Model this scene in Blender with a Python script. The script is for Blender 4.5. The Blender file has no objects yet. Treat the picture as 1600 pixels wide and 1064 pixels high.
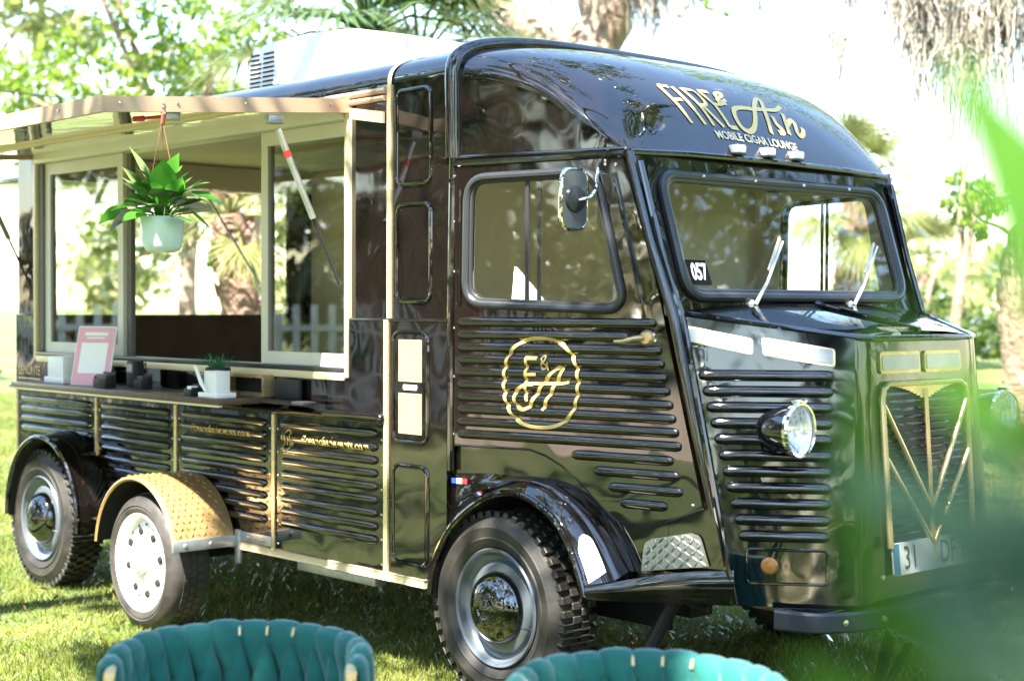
import bpy, bmesh, math, random
import numpy as np
from mathutils import Vector, Matrix

SC = bpy.context.scene
COL = SC.collection
R = math.radians
rng = np.random.default_rng(7)
random.seed(7)

# ------------------------------------------------------------------ camera
cam_d = bpy.data.cameras.new('camera')
cam = bpy.data.objects.new('camera', cam_d)
COL.objects.link(cam)
CAM = Vector((4.3055, -4.8250, 1.4873))
_yaw, _pit, _rol = 0.7413, -0.0220, 0.0034
fw = Vector((-math.cos(_yaw) * math.cos(_pit), math.sin(_yaw) * math.cos(_pit), math.sin(_pit)))
rt = fw.cross(Vector((0, 0, 1))).normalized()
up = rt.cross(fw)
r2 = rt * math.cos(_rol) + up * math.sin(_rol)
u2 = -rt * math.sin(_rol) + up * math.cos(_rol)
M = Matrix((r2, u2, -fw)).transposed().to_4x4()
M.translation = CAM
cam.matrix_world = M
cam_d.sensor_width = 36
cam_d.lens = 2432.8 * 36 / 1600
cam_d.clip_start = 0.05
cam_d.clip_end = 2000
cam_d.dof.use_dof = True
cam_d.dof.focus_distance = 5.75
cam_d.dof.aperture_fstop = 2.5
SC.camera = cam

# ------------------------------------------------------------------ sky, sun, exposure
SUN = Vector((0.20, -0.52, 0.83)).normalized()      # towards the sun
w = bpy.data.worlds.new('World')
SC.world = w
w.use_nodes = True
wn = w.node_tree.nodes
sky = wn.new('ShaderNodeTexSky')
sky.sky_type = 'NISHITA'
sky.sun_disc = False
sky.sun_elevation = math.asin(SUN.z)
sky.sun_rotation = math.atan2(SUN.x, SUN.y)
sky.air_density = 1.4
sky.dust_density = 0.4
sky.ozone_density = 2.2
w.node_tree.links.new(sky.outputs[0], wn['Background'].inputs[0])
wn['Background'].inputs[1].default_value = 0.10
sun_d = bpy.data.lights.new('sun', 'SUN')
sun_d.energy = 5.0
sun_d.angle = R(0.53)
sun_d.color = (1.0, 0.95, 0.86)
sun = bpy.data.objects.new('sun', sun_d)
COL.objects.link(sun)
sun.rotation_euler = (-SUN).to_track_quat('-Z', 'Y').to_euler()
SC.view_settings.view_transform = 'Standard'
SC.view_settings.look = 'None'
SC.view_settings.gamma = 1
SC.view_settings.exposure = 2.95
SC.cycles.use_denoising = True
SC.cycles.max_bounces = 8
SC.cycles.transparent_max_bounces = 12
SC.cycles.sample_clamp_indirect = 6

# ------------------------------------------------------------------ materials
MAT = {}
def setp(p, k, v):
    if k in p.inputs:
        p.inputs[k].default_value = v
def mat(name, col, rough=0.5, metal=0.0, coat=0.0, bump=None, var=None, sheen=0, spec=None, coatr=0.03, rvar=None, ior=None):
    """bump=(scale, strength, distance); var=(scale, second colour, contrast); rvar=(scale, min, max)"""
    m = bpy.data.materials.new(name)
    m.use_nodes = True
    nt = m.node_tree
    n, l = nt.nodes, nt.links
    p = n['Principled BSDF']
    p.inputs['Base Color'].default_value = (*col, 1)
    p.inputs['Roughness'].default_value = rough
    p.inputs['Metallic'].default_value = metal
    setp(p, 'Coat Weight', coat)
    setp(p, 'Coat Roughness', coatr)
    if sheen:
        setp(p, 'Sheen Weight', sheen)
        setp(p, 'Sheen Roughness', 0.4)
    if ior:
        setp(p, 'IOR', ior)
    if spec is not None:
        setp(p, 'Specular IOR Level', spec)
    tc = n.new('ShaderNodeTexCoord')
    def noise(sc, det=4):
        t = n.new('ShaderNodeTexNoise')
        t.inputs['Scale'].default_value = sc
        t.inputs['Detail'].default_value = det
        l.new(tc.outputs['Object'], t.inputs['Vector'])
        return t
    if var:
        t = noise(var[0])
        r = n.new('ShaderNodeValToRGB')
        c = var[2] if len(var) > 2 else 0.2
        r.color_ramp.elements[0].position = 0.5 - c
        r.color_ramp.elements[1].position = 0.5 + c
        r.color_ramp.elements[0].color = (*col, 1)
        r.color_ramp.elements[1].color = (*var[1], 1)
        l.new(t.outputs['Fac'], r.inputs['Fac'])
        l.new(r.outputs['Color'], p.inputs['Base Color'])
    if rvar:
        t = noise(rvar[0], 6)
        mr = n.new('ShaderNodeMapRange')
        mr.inputs[1].default_value = 0.3
        mr.inputs[2].default_value = 0.7
        mr.inputs[3].default_value = rvar[1]
        mr.inputs[4].default_value = rvar[2]
        l.new(t.outputs['Fac'], mr.inputs[0])
        l.new(mr.outputs[0], p.inputs['Coat Roughness' if coat else 'Roughness'])
    if bump:
        t = noise(bump[0], bump[3] if len(bump) > 3 else 2)
        b = n.new('ShaderNodeBump')
        b.inputs['Strength'].default_value = bump[1]
        b.inputs['Distance'].default_value = bump[2]
        l.new(t.outputs['Fac'], b.inputs['Height'])
        l.new(b.outputs['Normal'], p.inputs['Normal'])
        if coat and 'Coat Normal' in p.inputs:
            l.new(b.outputs['Normal'], p.inputs['Coat Normal'])
    MAT[name] = m
    return m

def glass(name, tint=(0.93, 0.95, 0.93), refl=1.0, ior=1.45):
    m = bpy.data.materials.new(name)
    m.use_nodes = True
    n, l = m.node_tree.nodes, m.node_tree.links
    n.remove(n['Principled BSDF'])
    tr = n.new('ShaderNodeBsdfTransparent')
    tr.inputs[0].default_value = (*tint, 1)
    gl = n.new('ShaderNodeBsdfGlossy')
    gl.inputs['Roughness'].default_value = 0.005
    gl.inputs['Color'].default_value = (refl, refl, refl, 1)
    fr = n.new('ShaderNodeFresnel')
    geo = n.new('ShaderNodeNewGeometry')
    mp = n.new('ShaderNodeMapRange')          # thin sheet: the same index from either face
    mp.inputs[3].default_value = ior
    mp.inputs[4].default_value = 1 / ior
    l.new(geo.outputs['Backfacing'], mp.inputs[0])
    l.new(mp.outputs[0], fr.inputs[0])
    mx = n.new('ShaderNodeMixShader')
    l.new(fr.outputs[0], mx.inputs[0])
    l.new(tr.outputs[0], mx.inputs[1])
    l.new(gl.outputs[0], mx.inputs[2])
    l.new(mx.outputs[0], n['Material Output'].inputs[0])
    MAT[name] = m

def leafmat(name, c1, c2, scale=3.0, trans=0.45, tcol=None, rough=0.45, contrast=0.22, gloss=0.12):
    m = bpy.data.materials.new(name)
    m.use_nodes = True
    n, l = m.node_tree.nodes, m.node_tree.links
    n.remove(n['Principled BSDF'])
    tc = n.new('ShaderNodeTexCoord')
    t = n.new('ShaderNodeTexNoise')
    t.inputs['Scale'].default_value = scale
    t.inputs['Detail'].default_value = 5
    l.new(tc.outputs['Object'], t.inputs['Vector'])
    r = n.new('ShaderNodeValToRGB')
    r.color_ramp.elements[0].position = 0.5 - contrast
    r.color_ramp.elements[1].position = 0.5 + contrast
    r.color_ramp.elements[0].color = (*c1, 1)
    r.color_ramp.elements[1].color = (*c2, 1)
    l.new(t.outputs['Fac'], r.inputs['Fac'])
    d = n.new('ShaderNodeBsdfDiffuse')
    l.new(r.outputs[0], d.inputs[0])
    tl = n.new('ShaderNodeBsdfTranslucent')
    if tcol:
        tl.inputs[0].default_value = (*tcol, 1)
    else:
        l.new(r.outputs[0], tl.inputs[0])
    g = n.new('ShaderNodeBsdfGlossy')
    g.inputs['Roughness'].default_value = rough
    g.inputs['Color'].default_value = (0.8, 0.85, 0.8, 1)
    m1 = n.new('ShaderNodeMixShader')
    m1.inputs[0].default_value = trans
    l.new(d.outputs[0], m1.inputs[1])
    l.new(tl.outputs[0], m1.inputs[2])
    fr = n.new('ShaderNodeLayerWeight')
    fr.inputs[0].default_value = gloss
    m2 = n.new('ShaderNodeMixShader')
    l.new(fr.outputs['Fresnel'], m2.inputs[0])
    l.new(m1.outputs[0], m2.inputs[1])
    l.new(g.outputs[0], m2.inputs[2])
    l.new(m2.outputs[0], n['Material Output'].inputs[0])
    MAT[name] = m

mat('paint', (0.0048, 0.0034, 0.0028), 0.03, ior=1.8, bump=(2.4, 0.24, 0.03, 2), rvar=(7, 0.008, 0.06))
mat('paint_rib', (0.004, 0.0032, 0.003), 0.04, ior=1.8, bump=(11, 0.05, 0.01, 1), rvar=(9, 0.015, 0.07))
mat('paint_navy', (0.0025, 0.0032, 0.005), 0.03, ior=1.8, bump=(2.8, 0.18, 0.03, 2), rvar=(9, 0.01, 0.06))
mat('black', (0.012, 0.012, 0.013), 0.55, bump=(60, 0.1, 0.002))
mat('under', (0.008, 0.008, 0.008), 0.9)
mat('rubber', (0.009, 0.009, 0.009), 0.5, bump=(50, 0.25, 0.003), var=(7, (0.030, 0.025, 0.019), 0.25), rvar=(14, 0.38, 0.75))
mat('rubber_brown', (0.014, 0.012, 0.011), 0.55, bump=(50, 0.25, 0.003), var=(7, (0.045, 0.037, 0.029), 0.25), rvar=(14, 0.4, 0.8))
mat('gasket', (0.022, 0.023, 0.026), 0.28, bump=(40, 0.05, 0.002))
mat('chrome_dark_reflect', (0.13, 0.13, 0.135), 0.05, 1.0, bump=(5, 0.08, 0.01, 1))  # hubcap chrome, darkened to stand in for the dark surroundings it reflects
mat('chrome', (0.82, 0.82, 0.83), 0.04, 1.0, bump=(5, 0.05, 0.01, 1))
mat('silver', (0.55, 0.56, 0.57), 0.35, 0.9, rvar=(25, 0.25, 0.5))
mat('galvanised', (0.52, 0.53, 0.54), 0.42, 0.85, var=(30, (0.4, 0.41, 0.43)), bump=(60, 0.1, 0.001))
mat('plate_metal', (0.42, 0.43, 0.42), 0.33, 0.9, bump=(40, 0.3, 0.002))
mat('bumper_steel', (0.035, 0.04, 0.05), 0.42, 0.3, rvar=(20, 0.32, 0.5))
mat('rim_grey', (0.085, 0.10, 0.115), 0.3, 0.2, 0.7, rvar=(20, 0.05, 0.25))
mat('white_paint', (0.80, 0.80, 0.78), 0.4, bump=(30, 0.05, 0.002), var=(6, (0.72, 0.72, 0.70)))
mat('ac_white', (0.80, 0.80, 0.80), 0.45, bump=(8, 0.05, 0.01), var=(3, (0.74, 0.74, 0.74)))
mat('gold', (0.62, 0.46, 0.24), 0.32, 0.75, rvar=(18, 0.22, 0.42))
mat('gold_strip', (0.74, 0.60, 0.36), 0.25, 0.6, rvar=(18, 0.15, 0.35))
mat('gold_decal', (0.66, 0.47, 0.16), 0.35, 0.12, rvar=(40, 0.25, 0.45))
mat('gold_pale', (0.66, 0.55, 0.35), 0.4, 0.3)
mat('gold_faded', (0.34, 0.28, 0.17), 0.45, 0.2, var=(60, (0.28, 0.22, 0.13)))
mat('tan_trim', (0.40, 0.27, 0.165), 0.42, 0.2, 0.2, var=(4, (0.45, 0.31, 0.20)), bump=(20, 0.05, 0.002))
mat('fender_gold', (0.36, 0.22, 0.085), 0.42, 0.6, rvar=(25, 0.32, 0.55), var=(7, (0.44, 0.285, 0.12)))
mat('polished', (0.90, 0.87, 0.78), 0.05, 1.0, bump=(2.6, 0.25, 0.02, 2))
mat('alu_frame', (0.66, 0.63, 0.55), 0.42, 0.15, var=(3, (0.60, 0.57, 0.49)))
mat('alu_dark', (0.16, 0.15, 0.14), 0.4, 0.3)
mat('beige', (0.70, 0.62, 0.49), 0.7, var=(4, (0.65, 0.57, 0.45)))
mat('brown_board', (0.075, 0.045, 0.035), 0.5, var=(9, (0.11, 0.07, 0.055)), bump=(30, 0.1, 0.002))
mat('wood_dark', (0.06, 0.034, 0.024), 0.4, coat=0.2, var=(14, (0.10, 0.06, 0.042)), bump=(40, 0.15, 0.002))
mat('pink', (0.72, 0.36, 0.42), 0.5)
mat('paper', (0.80, 0.79, 0.77), 0.6)
mat('plate_white', (0.45, 0.45, 0.42), 0.5, var=(8, (0.38, 0.38, 0.35)))
mat('sticker_black', (0.006, 0.007, 0.009), 0.9, spec=0.1)
mat('ink', (0.03, 0.03, 0.03), 0.6)
mat('red', (0.55, 0.03, 0.025), 0.4)
mat('amber', (0.32, 0.13, 0.03), 0.25, coat=0.6)
mat('lamp_white', (0.78, 0.78, 0.80), 0.3, coat=0.5)
mat('lamp_grey', (0.20, 0.21, 0.23), 0.25, 0.5, 0.4, var=(5, (0.38, 0.39, 0.42)))
mat('mint', (0.52, 0.66, 0.61), 0.35, coat=0.25, bump=(8, 0.05, 0.006), var=(3, (0.56, 0.69, 0.64)))
mat('rope', (0.22, 0.07, 0.04), 0.8, bump=(200, 0.5, 0.002))
mat('soil', (0.03, 0.02, 0.014), 0.95, bump=(60, 0.8, 0.01))
mat('flag_blue', (0.02, 0.06, 0.35), 0.4)
mat('flag_red', (0.55, 0.03, 0.03), 0.4)
mat('eu_blue', (0.02, 0.12, 0.22), 0.4)
mat('velvet', (0.003, 0.120, 0.098), 0.8, sheen=0.35, var=(22, (0.002, 0.086, 0.072), 0.18), bump=(38, 0.45, 0.006, 4))
mat('bark', (0.15, 0.10, 0.065), 0.9, var=(7, (0.34, 0.25, 0.17)), bump=(14, 0.9, 0.05, 6))
mat('bark_grey', (0.10, 0.082, 0.062), 0.95, var=(5, (0.24, 0.20, 0.15)), bump=(12, 0.9, 0.06, 6))
mat('palm_bark', (0.17, 0.10, 0.07), 0.95, var=(9, (0.33, 0.22, 0.16)), bump=(22, 0.9, 0.05, 6))
mat('moss', (0.16, 0.14, 0.11), 1.0, var=(2.5, (0.34, 0.31, 0.25)))
mat('sand', (0.42, 0.33, 0.24), 0.95, var=(1.2, (0.30, 0.24, 0.17)), bump=(20, 0.5, 0.02))
mat('fence_white', (0.74, 0.74, 0.72), 0.6)
mat('seat_dark', (0.05, 0.04, 0.035), 0.6)
mat('white_cloth', (0.75, 0.75, 0.73), 0.8)
glass('glass')
glass('glass_tint', (0.84, 0.86, 0.80), 1.0, 1.75)
glass('lens', (0.96, 0.97, 0.97), 1.0)
def flute_lens():
    m = MAT['lens']; n, l = m.node_tree.nodes, m.node_tree.links
    df = n.new('ShaderNodeBsdfTranslucent'); df.inputs[0].default_value = (.85, .87, .9, 1)
    mx = n.new('ShaderNodeMixShader')
    wv_ = n.new('ShaderNodeTexWave'); wv_.wave_type = 'BANDS'; wv_.bands_direction = 'Y'; wv_.inputs['Scale'].default_value = 14; wv_.inputs['Distortion'].default_value = .3
    tc = n.new('ShaderNodeTexCoord'); l.new(tc.outputs['Object'], wv_.inputs['Vector'])
    mp = n.new('ShaderNodeMapRange'); mp.inputs[3].default_value = .12; mp.inputs[4].default_value = .5
    l.new(wv_.outputs['Fac'], mp.inputs[0]); l.new(mp.outputs[0], mx.inputs[0])
    old = n['Material Output'].inputs[0].links[0].from_socket
    l.new(old, mx.inputs[1]); l.new(df.outputs[0], mx.inputs[2]); l.new(mx.outputs[0], n['Material Output'].inputs[0])
flute_lens()
leafmat('oak_leaf', (0.045, 0.085, 0.014), (0.10, 0.15, 0.03), 1.3)
leafmat('added_wood_leaf', (0.03, 0.045, 0.012), (0.085, 0.075, 0.035), 0.25, 0.25)
leafmat('oak_bright', (0.12, 0.21, 0.02), (0.24, 0.32, 0.045), 0.8, 0.5)
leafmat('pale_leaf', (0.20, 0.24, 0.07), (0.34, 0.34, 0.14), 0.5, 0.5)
leafmat('palm_leaf', (0.025, 0.065, 0.018), (0.075, 0.12, 0.035), 2.0, 0.3)
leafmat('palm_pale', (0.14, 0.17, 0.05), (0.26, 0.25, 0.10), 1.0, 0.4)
leafmat('pothos', (0.05, 0.21, 0.02), (0.13, 0.36, 0.045), 9.0, 0.5, rough=0.3, gloss=0.10)
leafmat('succulent', (0.02, 0.13, 0.05), (0.04, 0.2, 0.08), 30, 0.2)
leafmat('strap_leaf', (0.035, 0.105, 0.014), (0.075, 0.17, 0.026), 14, 0.45, rough=0.4, gloss=0.02)
leafmat('strap_dark', (0.06, 0.115, 0.075), (0.08, 0.145, 0.09), 14, 0.3, rough=0.4, gloss=0.02)
leafmat('grass_blade', (0.075, 0.12, 0.016), (0.25, 0.255, 0.065), 2.2, 0.4, gloss=0.06)
leafmat('dry_leaf', (0.16, 0.09, 0.04), (0.30, 0.20, 0.10), 30, 0.2)
# lawn soil and thatch seen between and beyond the blades
def lawnmat():
    m = bpy.data.materials.new('lawn')
    m.use_nodes = True
    n, l = m.node_tree.nodes, m.node_tree.links
    p = n['Principled BSDF']
    p.inputs['Roughness'].default_value = 0.95
    tc = n.new('ShaderNodeTexCoord')
    a = n.new('ShaderNodeTexNoise'); a.inputs['Scale'].default_value = 0.35; a.inputs['Detail'].default_value = 6
    b = n.new('ShaderNodeTexNoise'); b.inputs['Scale'].default_value = 28; b.inputs['Detail'].default_value = 6
    for t in (a, b):
        l.new(tc.outputs['Object'], t.inputs['Vector'])
    r1 = n.new('ShaderNodeValToRGB')
    r1.color_ramp.elements[0].position = 0.35; r1.color_ramp.elements[1].position = 0.68
    r1.color_ramp.elements[0].color = (0.075, 0.12, 0.018, 1); r1.color_ramp.elements[1].color = (0.19, 0.20, 0.06, 1)
    r2 = n.new('ShaderNodeValToRGB')
    r2.color_ramp.elements[0].position = 0.3; r2.color_ramp.elements[1].position = 0.75
    r2.color_ramp.elements[0].color = (0.45, 0.45, 0.45, 1); r2.color_ramp.elements[1].color = (1.2, 1.2, 1.2, 1)
    l.new(a.outputs['Fac'], r1.inputs[0]); l.new(b.outputs['Fac'], r2.inputs[0])
    mx = n.new('ShaderNodeMixRGB'); mx.blend_type = 'MULTIPLY'; mx.inputs[0].default_value = 1
    l.new(r1.outputs[0], mx.inputs[1]); l.new(r2.outputs[0], mx.inputs[2])
    l.new(mx.outputs[0], p.inputs['Base Color'])
    bp = n.new('ShaderNodeBump'); bp.inputs['Strength'].default_value = 0.8; bp.inputs['Distance'].default_value = 0.04
    l.new(b.outputs['Fac'], bp.inputs['Height']); l.new(bp.outputs[0], p.inputs['Normal'])
    MAT['lawn'] = m
lawnmat()

# ------------------------------------------------------------------ builders
def tag(o, label=None, cat=None, group=None, kind=None):
    if label: o['label'] = label
    if cat: o['category'] = cat
    if group: o['group'] = group
    if kind: o['kind'] = kind
    return o
def empty(name, loc=(0, 0, 0), rz=0, parent=None):
    o = bpy.data.objects.new(name, None)
    o.empty_display_size = 0.1
    COL.objects.link(o)
    o.location = loc
    o.rotation_euler = (0, 0, rz)
    o.parent = parent
    return o
def link(name, me, parent=None, m=None):
    if m and not me.materials:
        me.materials.append(MAT[m])
    o = bpy.data.objects.new(name, me)
    COL.objects.link(o)
    o.parent = parent
    return o
def copy_tree(o, parent=None):
    c = o.copy()
    COL.objects.link(c)
    c.parent = parent
    for ch in o.children:
        copy_tree(ch, c)
    return c

class MB:
    def __init__(s):
        s.bm = bmesh.new()
    def poly(s, vs, fs):
        bv = [s.bm.verts.new(v) for v in vs]
        for f in fs:
            try:
                s.bm.faces.new([bv[i] for i in f])
            except ValueError:
                pass
        return bv
    def box(s, a, b, bev=0.0, mtx=None, seg=2):
        a, b = Vector(a), Vector(b)
        r = bmesh.ops.create_cube(s.bm, size=1)
        vs = r['verts']
        for v in vs:
            v.co = Vector(((a.x + b.x) / 2 + v.co.x * (b.x - a.x), (a.y + b.y) / 2 + v.co.y * (b.y - a.y), (a.z + b.z) / 2 + v.co.z * (b.z - a.z)))
        if mtx:
            for v in vs:
                v.co = mtx @ v.co
        if bev > 0:
            es = list({e for v in vs for e in v.link_edges})
            bmesh.ops.bevel(s.bm, geom=es, offset=bev, segments=seg, profile=0.5, affect='EDGES')
        return s
    def grid(s, f, nu, nv, closeu=False, closev=False):
        vs = [[s.bm.verts.new(f(i / (nu if closeu else nu - 1), j / (nv if closev else nv - 1))) for j in range(nv)] for i in range(nu)]
        for i in range(nu if closeu else nu - 1):
            for j in range(nv if closev else nv - 1):
                q = [vs[i][j], vs[(i + 1) % nu][j], vs[(i + 1) % nu][(j + 1) % nv], vs[i][(j + 1) % nv]]
                try:
                    s.bm.faces.new(q)
                except ValueError:
                    pass
        return vs
    def tube(s, pts, r, n=8, caps=True, closed=False, flat=None):
        pts = [Vector(p) for p in pts]
        N = len(pts)
        rr = r if isinstance(r, (list, tuple)) else [r] * N
        rings = []
        prev = None
        for i, p in enumerate(pts):
            if closed:
                t = pts[(i + 1) % N] - pts[i - 1]
            else:
                t = pts[min(i + 1, N - 1)] - pts[max(i - 1, 0)]
            t.normalize()
            if prev is None:
                a = t.cross(Vector((0, 0, 1)))
                if a.length < 0.2:
                    a = t.cross(Vector((1, 0, 0)))
            else:
                a = prev - t * prev.dot(t)
            a.normalize()
            prev = a
            b = t.cross(a)
            k = flat if flat else 1.0
            rings.append([s.bm.verts.new(p + a * math.cos(2 * math.pi * j / n) * rr[i] + b * math.sin(2 * math.pi * j / n) * rr[i] * k) for j in range(n)])
        for i in range(N if closed else N - 1):
            A, B = rings[i], rings[(i + 1) % N]
            for j in range(n):
                s.bm.faces.new([A[j], A[(j + 1) % n], B[(j + 1) % n], B[j]])
        if caps and not closed:
            s.bm.faces.new(rings[0][::-1])
            s.bm.faces.new(rings[-1])
        return s
    def lathe(s, prof, org, axis, n=32, ref=None):
        org, ax = Vector(org), Vector(axis).normalized()
        a = ax.cross(Vector(ref) if ref else (Vector((0, 0, 1)) if abs(ax.z) < 0.9 else Vector((1, 0, 0)))).normalized()
        b = ax.cross(a)
        rings = []
        for (r, h) in prof:
            if r < 1e-6:
                rings.append([s.bm.verts.new(org + ax * h)])
            else:
                rings.append([s.bm.verts.new(org + ax * h + a * math.cos(2 * math.pi * j / n) * r + b * math.sin(2 * math.pi * j / n) * r) for j in range(n)])
        for A, B in zip(rings, rings[1:]):
            if len(A) == 1 and len(B) == 1:
                continue
            for j in range(n):
                if len(A) == 1:
                    s.bm.faces.new([A[0], B[j], B[(j + 1) % n]])
                elif len(B) == 1:
                    s.bm.faces.new([A[j], A[(j + 1) % n], B[0]])
                else:
                    s.bm.faces.new([A[j], A[(j + 1) % n], B[(j + 1) % n], B[j]])
        return s
    def fill(s, outline, holes, F, thick=0.02):
        """flat sheet with holes: 2-d loops through the frame F(u,v,w); front at w=0, back at w=-thick"""
        tmp = bmesh.new()
        for loop in [outline] + list(holes):
            vs = [tmp.verts.new((u, v, 0)) for u, v in loop]
            for i in range(len(vs)):
                tmp.edges.new((vs[i], vs[(i + 1) % len(vs)]))
        bmesh.ops.triangle_fill(tmp, use_beauty=True, use_dissolve=False, edges=tmp.edges[:])
        tmp.verts.ensure_lookup_table()
        tmp.verts.index_update()
        co = [(v.co.x, v.co.y) for v in tmp.verts]
        tri = [[v.index for v in f.verts] for f in tmp.faces]
        nv = len(co)
        vs = [s.bm.verts.new(F(u, v, 0)) for u, v in co] + [s.bm.verts.new(F(u, v, -thick)) for u, v in co]
        for t in tri:
            s.bm.faces.new([vs[i] for i in t])
            s.bm.faces.new([vs[i + nv] for i in t][::-1])
        for e in tmp.edges:
            if len(e.link_faces) == 1:
                a, b = e.verts[0].index, e.verts[1].index
                s.bm.faces.new([vs[a], vs[b], vs[b + nv], vs[a + nv]])
        tmp.free()
        return s
    def rib(s, F, u0, u1, v, h, d, n=7):
        """pressed half-round rib on a panel frame, from u0 to u1 at height v"""
        prof = [(-math.cos(math.pi * k / n) , math.sin(math.pi * k / n)) for k in range(n + 1)]
        st = [(u0, 0.0), (u0 + h * 0.25, 0.62), (u0 + h * 0.7, 0.88), (u0 + h * 1.3, 1.0)]
        st = st + [(u1 + u0 - a, k) for a, k in st[::-1]]
        rows = [[s.bm.verts.new(F(a, v + p * h * max(k, 0.03), q * d * k - 0.001)) for p, q in prof] for a, k in st]
        for A, B in zip(rows, rows[1:]):
            for j in range(n):
                s.bm.faces.new([A[j], A[j + 1], B[j + 1], B[j]])
        return s
    def strip(s, pts, wd, P, closed=False, step=0.012):
        """flat decal stroke of width wd along 2-d points, mapped on a surface by P(u,v)"""
        pts = [Vector((a, b, 0)) for a, b in pts]
        if closed:
            pts.append(pts[0])
        out = []
        for a, b in zip(pts, pts[1:]):
            k = max(1, int((b - a).length / step))
            out += [a.lerp(b, i / k) for i in range(k)]
        out.append(pts[-1])
        rows = []
        for i, p in enumerate(out):
            if closed:
                t = out[(i + 1) % (len(out) - 1)] - out[(i - 1) if i else -2]
            else:
                t = out[min(i + 1, len(out) - 1)] - out[max(i - 1, 0)]
            t.normalize()
            nn = Vector((-t.y, t.x, 0)) * wd / 2
            rows.append([s.bm.verts.new(P((p + nn * k).x, (p + nn * k).y)) for k in (-1, 0, 1)])
        for A, B in zip(rows, rows[1:]):
            for j in (0, 1):
                s.bm.faces.new([A[j], A[j + 1], B[j + 1], B[j]])
        return s
    def mesh(s, name, m, org=(0, 0, 0), angle=35, recalc=True, smooth=True):
        if recalc:
            bmesh.ops.recalc_face_normals(s.bm, faces=s.bm.faces[:])
        me = bpy.data.meshes.new(name)
        if any(org):
            bmesh.ops.translate(s.bm, vec=-Vector(org), verts=s.bm.verts[:])
        s.bm.to_mesh(me)
        s.bm.free()
        if smooth:
            for p in me.polygons:
                p.use_smooth = True
            me.set_sharp_from_angle(angle=R(angle))
        me.materials.append(MAT[m])
        return me
    def build(s, name, m, parent=None, org=(0, 0, 0), **k):
        return link(name, s.mesh(name, m, org, **k), parent)

def np_mesh(name, V, F, m):
    me = bpy.data.meshes.new(name)
    V = np.asarray(V, np.float32); F = np.asarray(F, np.int32)
    k = F.shape[1]
    me.vertices.add(len(V)); me.vertices.foreach_set('co', V.ravel())
    me.loops.add(F.size); me.loops.foreach_set('vertex_index', F.ravel())
    me.polygons.add(len(F)); me.polygons.foreach_set('loop_start', np.arange(0, F.size, k, dtype=np.int32))
    me.polygons.foreach_set('loop_total', np.full(len(F), k, np.int32))
    me.update(calc_edges=True)
    me.materials.append(MAT[m])
    return me

def catmull(pts, n=8, closed=False):
    P = [Vector(p) if len(p) == 3 else Vector((*p, 0)) for p in pts]
    two = len(pts[0]) == 2
    N = len(P)
    out = []
    for i in range(N if closed else N - 1):
        a = P[i - 1] if (closed or i > 0) else P[i] * 2 - P[i + 1]
        b, c = P[i], P[(i + 1) % N]
        d = P[(i + 2) % N] if (closed or i + 2 < N) else c * 2 - b
        for k in range(n):
            t = k / n
            out.append(0.5 * ((2 * b) + (c - a) * t + (2 * a - 5 * b + 4 * c - d) * t * t + (3 * b - a - 3 * c + d) * t ** 3))
    if not closed:
        out.append(P[-1])
    return [(p.x, p.y) for p in out] if two else out

def rrect(u0, u1, v0, v1, r, n=5):
    o = []
    for cx, cy, a0 in ((u1 - r, v1 - r, 0), (u0 + r, v1 - r, 90), (u0 + r, v0 + r, 180), (u1 - r, v0 + r, 270)):
        for k in range(n + 1):
            a = R(a0 + 90 * k / n)
            o.append((cx + math.cos(a) * r, cy + math.sin(a) * r))
    return o
def rquad(c, r, n=5):
    """rounded corners for a convex quadrilateral given as 2-d points"""
    c = [Vector(p) for p in c]
    o = []
    for i, p in enumerate(c):
        a = (c[i - 1] - p).normalized(); b = (c[(i + 1) % len(c)] - p).normalized()
        for k in range(n + 1):
            t = k / n
            q = (p + a * r) * (1 - t) ** 2 + p * 2 * t * (1 - t) + (p + b * r) * t * t
            o.append((q.x, q.y))
    return o
def offset_loop(loop, d):
    n = len(loop)
    ar = sum(loop[i][0] * loop[(i + 1) % n][1] - loop[(i + 1) % n][0] * loop[i][1] for i in range(n))
    sg = 1 if ar > 0 else -1
    o = []
    for i in range(n):
        a, b = Vector(loop[i - 1]), Vector(loop[(i + 1) % n])
        t = (b - a).normalized()
        o.append((loop[i][0] + t.y * d * sg, loop[i][1] - t.x * d * sg))
    return o

def text_tris(body, size=1.0, align='CENTER', xs=1.0, bold=0.0):
    cu = bpy.data.curves.new('lettering', 'FONT')
    cu.body = body; cu.size = size; cu.align_x = align; cu.align_y = 'CENTER'
    cu.resolution_u = 3
    cu.offset = bold
    o = bpy.data.objects.new('lettering', cu)
    COL.objects.link(o)
    bpy.context.view_layer.update()
    me = bpy.data.meshes.new_from_object(o.evaluated_get(bpy.context.evaluated_depsgraph_get()))
    V = [(v.co.x * xs, v.co.y) for v in me.vertices]
    Fc = [list(p.vertices) for p in me.polygons]
    bpy.data.objects.remove(o); bpy.data.curves.remove(cu); bpy.data.meshes.remove(me)
    return V, Fc
def text_on(name, body, size, P, m, parent, org, align='CENTER', xs=1.0, bold=0.0):
    V, Fc = text_tris(body, size, align, xs, bold)
    b = MB()
    b.poly([P(u, v) for u, v in V], Fc)
    return b.build(name, m, parent, org, smooth=False, recalc=False)

# ------------------------------------------------------------------ the setting: lawn and sand path
gb = MB()
gb.grid(lambda a, b: Vector((-400 + 800 * a, -400 + 800 * b, 0)), 9, 9)
tag(gb.build('lawn', 'lawn'), kind='structure')
pb = MB()
pb.grid(lambda a, b: Vector((-60 + 120 * a, -21 + 12 * b + 1.6 * math.sin(a * 9), 0.006)), 41, 5)
tag(pb.build('sand_path', 'sand'), kind='structure')

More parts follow.
